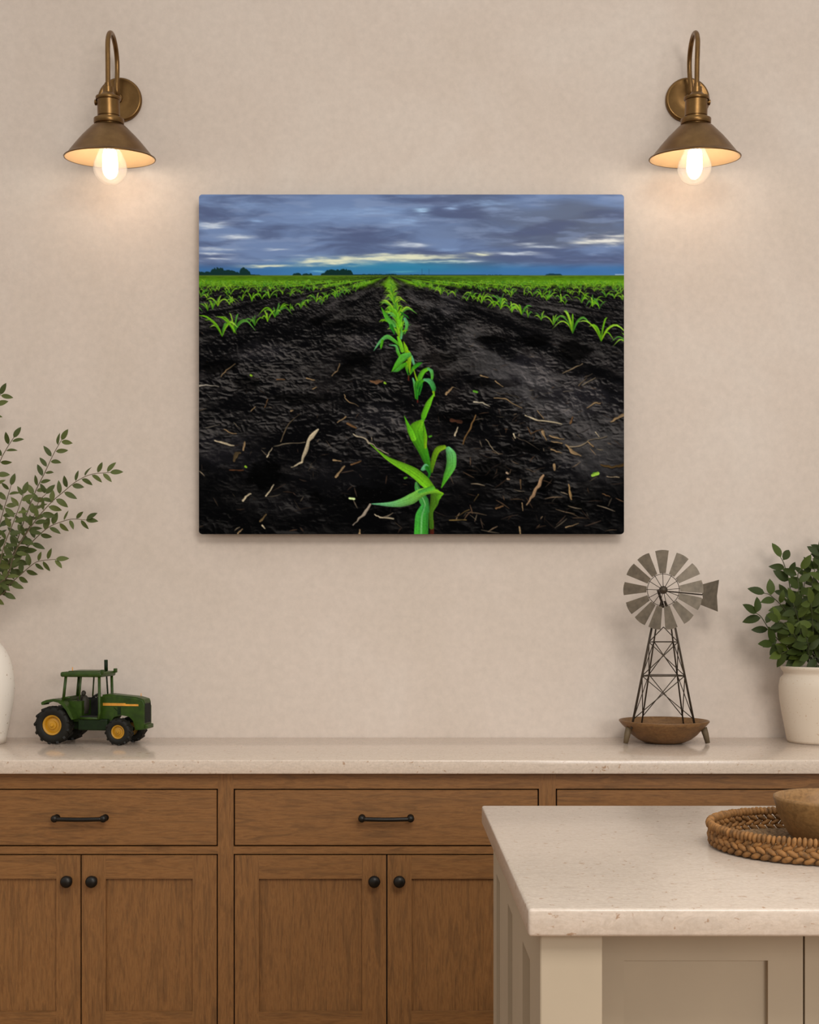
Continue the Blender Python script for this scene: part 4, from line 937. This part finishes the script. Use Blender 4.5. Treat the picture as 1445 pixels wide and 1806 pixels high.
branches = [
 ([(0, 1035, 0), (45, 985, 0), (100, 935, -.01), (160, 885, -.02), (200, 872, -.03), (262, 866, -.03)], 'lowest leafy branch in the vase, reaching out to the right just above the vase shoulder'),
 ([(10, 980, .02), (60, 890, .02), (110, 830, .02), (170, 765, .01), (230, 715, .0), (290, 690, .0), (340, 678, -.01), (402, 682, -.02)], 'second lowest leafy branch in the vase, arching right'),
 ([(20, 960, -.03), (60, 860, -.03), (95, 790, -.03), (170, 680, -.04), (240, 600, -.05), (300, 548, -.05), (360, 500, -.05), (430, 468, -.05), (515, 460, -.05)], 'longest leafy branch in the vase, stretching furthest right toward the field picture'),
 ([(30, 940, .04), (80, 780, .05), (130, 640, .05), (170, 540, .05), (210, 460, .04), (250, 375, .04), (288, 308, .03)], 'upright leafy branch in the vase with its tip in the middle of the spray'),
 ([(-60, 900, .0), (-50, 700, 0), (-30, 520, -.01), (0, 410, -.02), (30, 350, -.02), (64, 297, -.02)], 'shorter upright leafy branch in the vase beside the picture edge'),
 ([(-110, 900, .03), (-120, 600, .04), (-90, 350, .04), (-45, 200, .03), (2, 95, .02)], 'tallest leafy branch in the vase, its top leaves highest of the spray'),
 ([(-20, 930, -.06), (20, 800, -.07), (60, 700, -.08), (90, 620, -.08), (110, 560, -.08)], 'short leafy branch in the dense middle of the spray, in front of the others'),
 ([(-30, 920, .06), (-20, 780, .07), (10, 660, .08), (40, 560, .08), (52, 520, .08)], 'short leafy branch at the back of the spray near the wall'),
 ([(0, 960, .01), (50, 860, .0), (110, 760, -.01), (150, 690, -.01), (180, 600, -.01), (215, 560, -.01)], 'short leafy branch filling the spray below the upright one'),
]
for k, (pts, lab) in enumerate(branches):
    world_pts = [neck+Vector((0.01*math.sin(k*2.1), 0.015*math.cos(k*1.7), -0.06)), neck+Vector((0.012*math.sin(k*2.1), 0.015*math.cos(k*1.7), 0.01))]
    world_pts += [zq(x, y, VY+dy) for x, y, dy in pts]
    t = thing('leafy_branch', lab, 'branch', world_pts[0], 0, 'leafy branches in the vase')
    bs, bl = NB(), NB()
    stem_leaves(bs, bl, world_pts, 0.0022, 0.0010, 0.0455, 0.0185, 0.0185, 0.28, 0.15, cam_face=0.88)
    finish('stem', bs, M_STEM, t); finish('foliage', bl, M_LEAF, t, recalc=False)

PY_ = 4.06; kp = PY_/F
pc = Vector(((1446-CX)*kp, PY_, CT))
plant = thing('potted_plant', 'bushy green plant in a cream speckled ceramic pot at the right end of the countertop', 'potted plant', pc)
H = [(1313, 54), (1308, 56), (1290, 59), (1262, 64.5), (1235, 68.5), (1215, 69.5), (1200, 67), (1194, 61.5), (1190, 61), (1185, 65.5), (1181, 66.5), (1179, 66)]
pr = [(0, 0)]+[(x*kp, max(0.0005, (1313-y)*kp)) for y, x in H]
tr_ = pr[-1]; pr += [(tr_[0]-0.008, tr_[1]+0.0006), (tr_[0]-0.012, tr_[1]-0.004), (tr_[0]-0.014, tr_[1]-0.03), (0.08, 0.04), (0, 0.03)]
b = NB(); lathe(b, pr, 64, Matrix.Translation(pc)); pot = finish('pot', b, M_CERAMIC, plant)
b = NB(); lathe(b, [(0, tr_[1]-0.008), (0.05, tr_[1]-0.006), (tr_[0]-0.0125, tr_[1]-0.010), (tr_[0]-0.0125, tr_[1]-0.02), (0, tr_[1]-0.02)], 40, Matrix.Translation(pc)); finish('soil', b, M_SOIL, plant)
def zr_(x, y, dy): return P(1245+x/4.515, 940+y/4.515, PY_+dy)
rg = random.Random(21)
bs, bl = NB(), NB()
tips = [([(745, 1040), (715, 760), (668, 410), (625, 250), (598, 195)], .03), ([(745, 1045), (640, 900), (520, 785), (445, 672), (405, 640)], -.03), ([(740, 1045), (660, 940), (590, 890), (530, 885)], -.06),
        ([(760, 1045), (730, 800), (640, 620), (520, 500), (470, 480)], .0), ([(780, 1045), (770, 700), (740, 420), (735, 330), (760, 290)], -.03), ([(820, 1045), (830, 650), (850, 400), (870, 290)], .02),
        ([(850, 1045), (900, 700), (940, 350), (930, 180)], .0), ([(860, 1045), (950, 600), (980, 300), (960, 120)], .04), ([(900, 1045), (1000, 700), (1080, 400), (1120, 250)], .0),
        ([(920, 1045), (1080, 800), (1200, 600), (1300, 480)], -.03), ([(940, 1045), (1150, 900), (1300, 760), (1400, 700)], .02), ([(780, 1045), (720, 880), (640, 740), (580, 700)], -.08),
        ([(800, 1045), (780, 880), (740, 700), (700, 560)], -.09), ([(850, 1045), (860, 850), (850, 680), (840, 560)], -.10), ([(880, 1045), (930, 850), (960, 680), (960, 560)], -.08), ([(900, 1045), (980, 900), (1060, 800), (1100, 720)], -.08),
        ([(760, 1045), (700, 930), (650, 940), (600, 960)], -.08), ([(790, 1045), (760, 760), (700, 620), (650, 520)], .06), ([(870, 1045), (880, 760), (890, 620), (880, 480)], .06), ([(870, 1045), (800, 700), (780, 480), (800, 340)], .05),
        ([(840, 1045), (820, 800), (790, 700), (770, 640)], -.05), ([(870, 1045), (880, 900), (900, 800), (905, 700)], -.06), ([(800, 1045), (760, 950), (730, 860), (700, 800)], -.1), ([(850, 1045), (830, 980), (820, 900), (800, 830)], -.1)]
for pts, dy in tips:
    base = pc+Vector((rg.uniform(-.03, .03), rg.uniform(-.03, .03), tr_[1]-0.012))
    n = len(pts); wp = [base]+[zr_(x, y, dy*(0.25+0.75*i/(n-1))) for i, (x, y) in enumerate(pts)]
    wp[1] = base+(wp[1]-base)*0.0+Vector(((wp[2].x-base.x)*0.25, (wp[2].y-base.y)*0.25, 0.035))
    stem_leaves(bs, bl, wp, 0.0024, 0.0012, 0.062, 0.029, 0.021, 0.30, 0.2, rg=rg, cam_face=0.55)
finish('stems', bs, M_STEM2, plant); finish('foliage', bl, M_LEAF2, plant, recalc=False)

# ------------------------------------------------------------------ woven tray and bowl on the island
TX, TY, TR = 0.738, 2.245, 0.172
tray = thing('woven_tray', 'round braided seagrass tray on the island countertop under a wooden bowl', 'tray', (TX, TY, CT))
b = NB(); lathe(b, [(0, 0.001), (TR-0.006, 0.001), (TR-0.004, 0.006), (TR-0.012, 0.007), (0, 0.007)], 64, Matrix.Translation((TX, TY, CT))); 
for j in range(18):
    rr = 0.008+j*0.0087; nseg = max(12, int(rr*420))
    for i in range(nseg):
        a = 2*PI*i/nseg+j*0.7; tdir = Vector((-math.sin(a), math.cos(a), 0)); rd = Vector((math.cos(a), math.sin(a), 0))
        ellipsoid(b, Vector((TX, TY, CT+0.0068))+rd*rr, [tdir*0.0085+rd*0.002, rd*0.0040, (0, 0, 0.0022)], 6, 4)
finish('tray_base', b, M_WICKER2, tray)
b = NB(); NW = 60
for row, (zz, sl, ph) in enumerate(((0.0085, 1, 0), (0.0185, -1, 0.5), (0.0275, 1, 0.1))):
    for i in range(NW):
        a = 2*PI*(i+ph)/NW; tdir = Vector((-math.sin(a), math.cos(a), 0)); rd = Vector((math.cos(a), math.sin(a), 0)); up = Vector((0, 0, 1))
        L_ = (tdir*math.cos(R(26))+up*math.sin(R(26))*sl)*0.0118; U_ = (up*math.cos(R(26))-tdir*math.sin(R(26))*sl)*0.0052
        ellipsoid(b, Vector((TX, TY, CT+zz))+rd*(TR-0.004+0.0045*math.sin(PI*zz/0.035)), [L_, rd*0.0052, U_], 8, 6)
finish('braided_wall', b, M_WICKER, tray)
b = NB(); NR = 130
for i in range(NR):
    a = 2*PI*i/NR; tdir = Vector((-math.sin(a), math.cos(a), 0)); rd = Vector((math.cos(a), math.sin(a), 0)); up = Vector((0, 0, 1))
    w = 0.0052*(1+0.10*math.sin(i*2.3)); 
    ellipsoid(b, Vector((TX, TY, CT+0.0385+0.0006*math.sin(i*1.7)))+rd*(TR), [(tdir*0.9+up*0.35)*w, (rd*0.9+tdir*0.1)*0.0088, up*0.0082], 8, 6)
finish('rim_binding', b, M_WICKER, tray)

BX2, BY2 = 0.790, 2.262
bowl = thing('salad_bowl', 'deep round wooden bowl sitting on the woven tray', 'bowl', (BX2, BY2, CT+0.0092))
pr = [(0, 0.0), (0.060, 0.0), (0.070, 0.002), (0.080, 0.010), (0.092, 0.030), (0.101, 0.052), (0.107, 0.074), (0.107, 0.0785), (0.104, 0.0800), (0.1005, 0.0785), (0.097, 0.066), (0.088, 0.040), (0.070, 0.016), (0.04, 0.009), (0, 0.008)]
b = NB(); lathe(b, pr, 72, Matrix.Translation((BX2, BY2, CT+0.0092))); finish('bowl_body', b, M_BOWL, bowl)
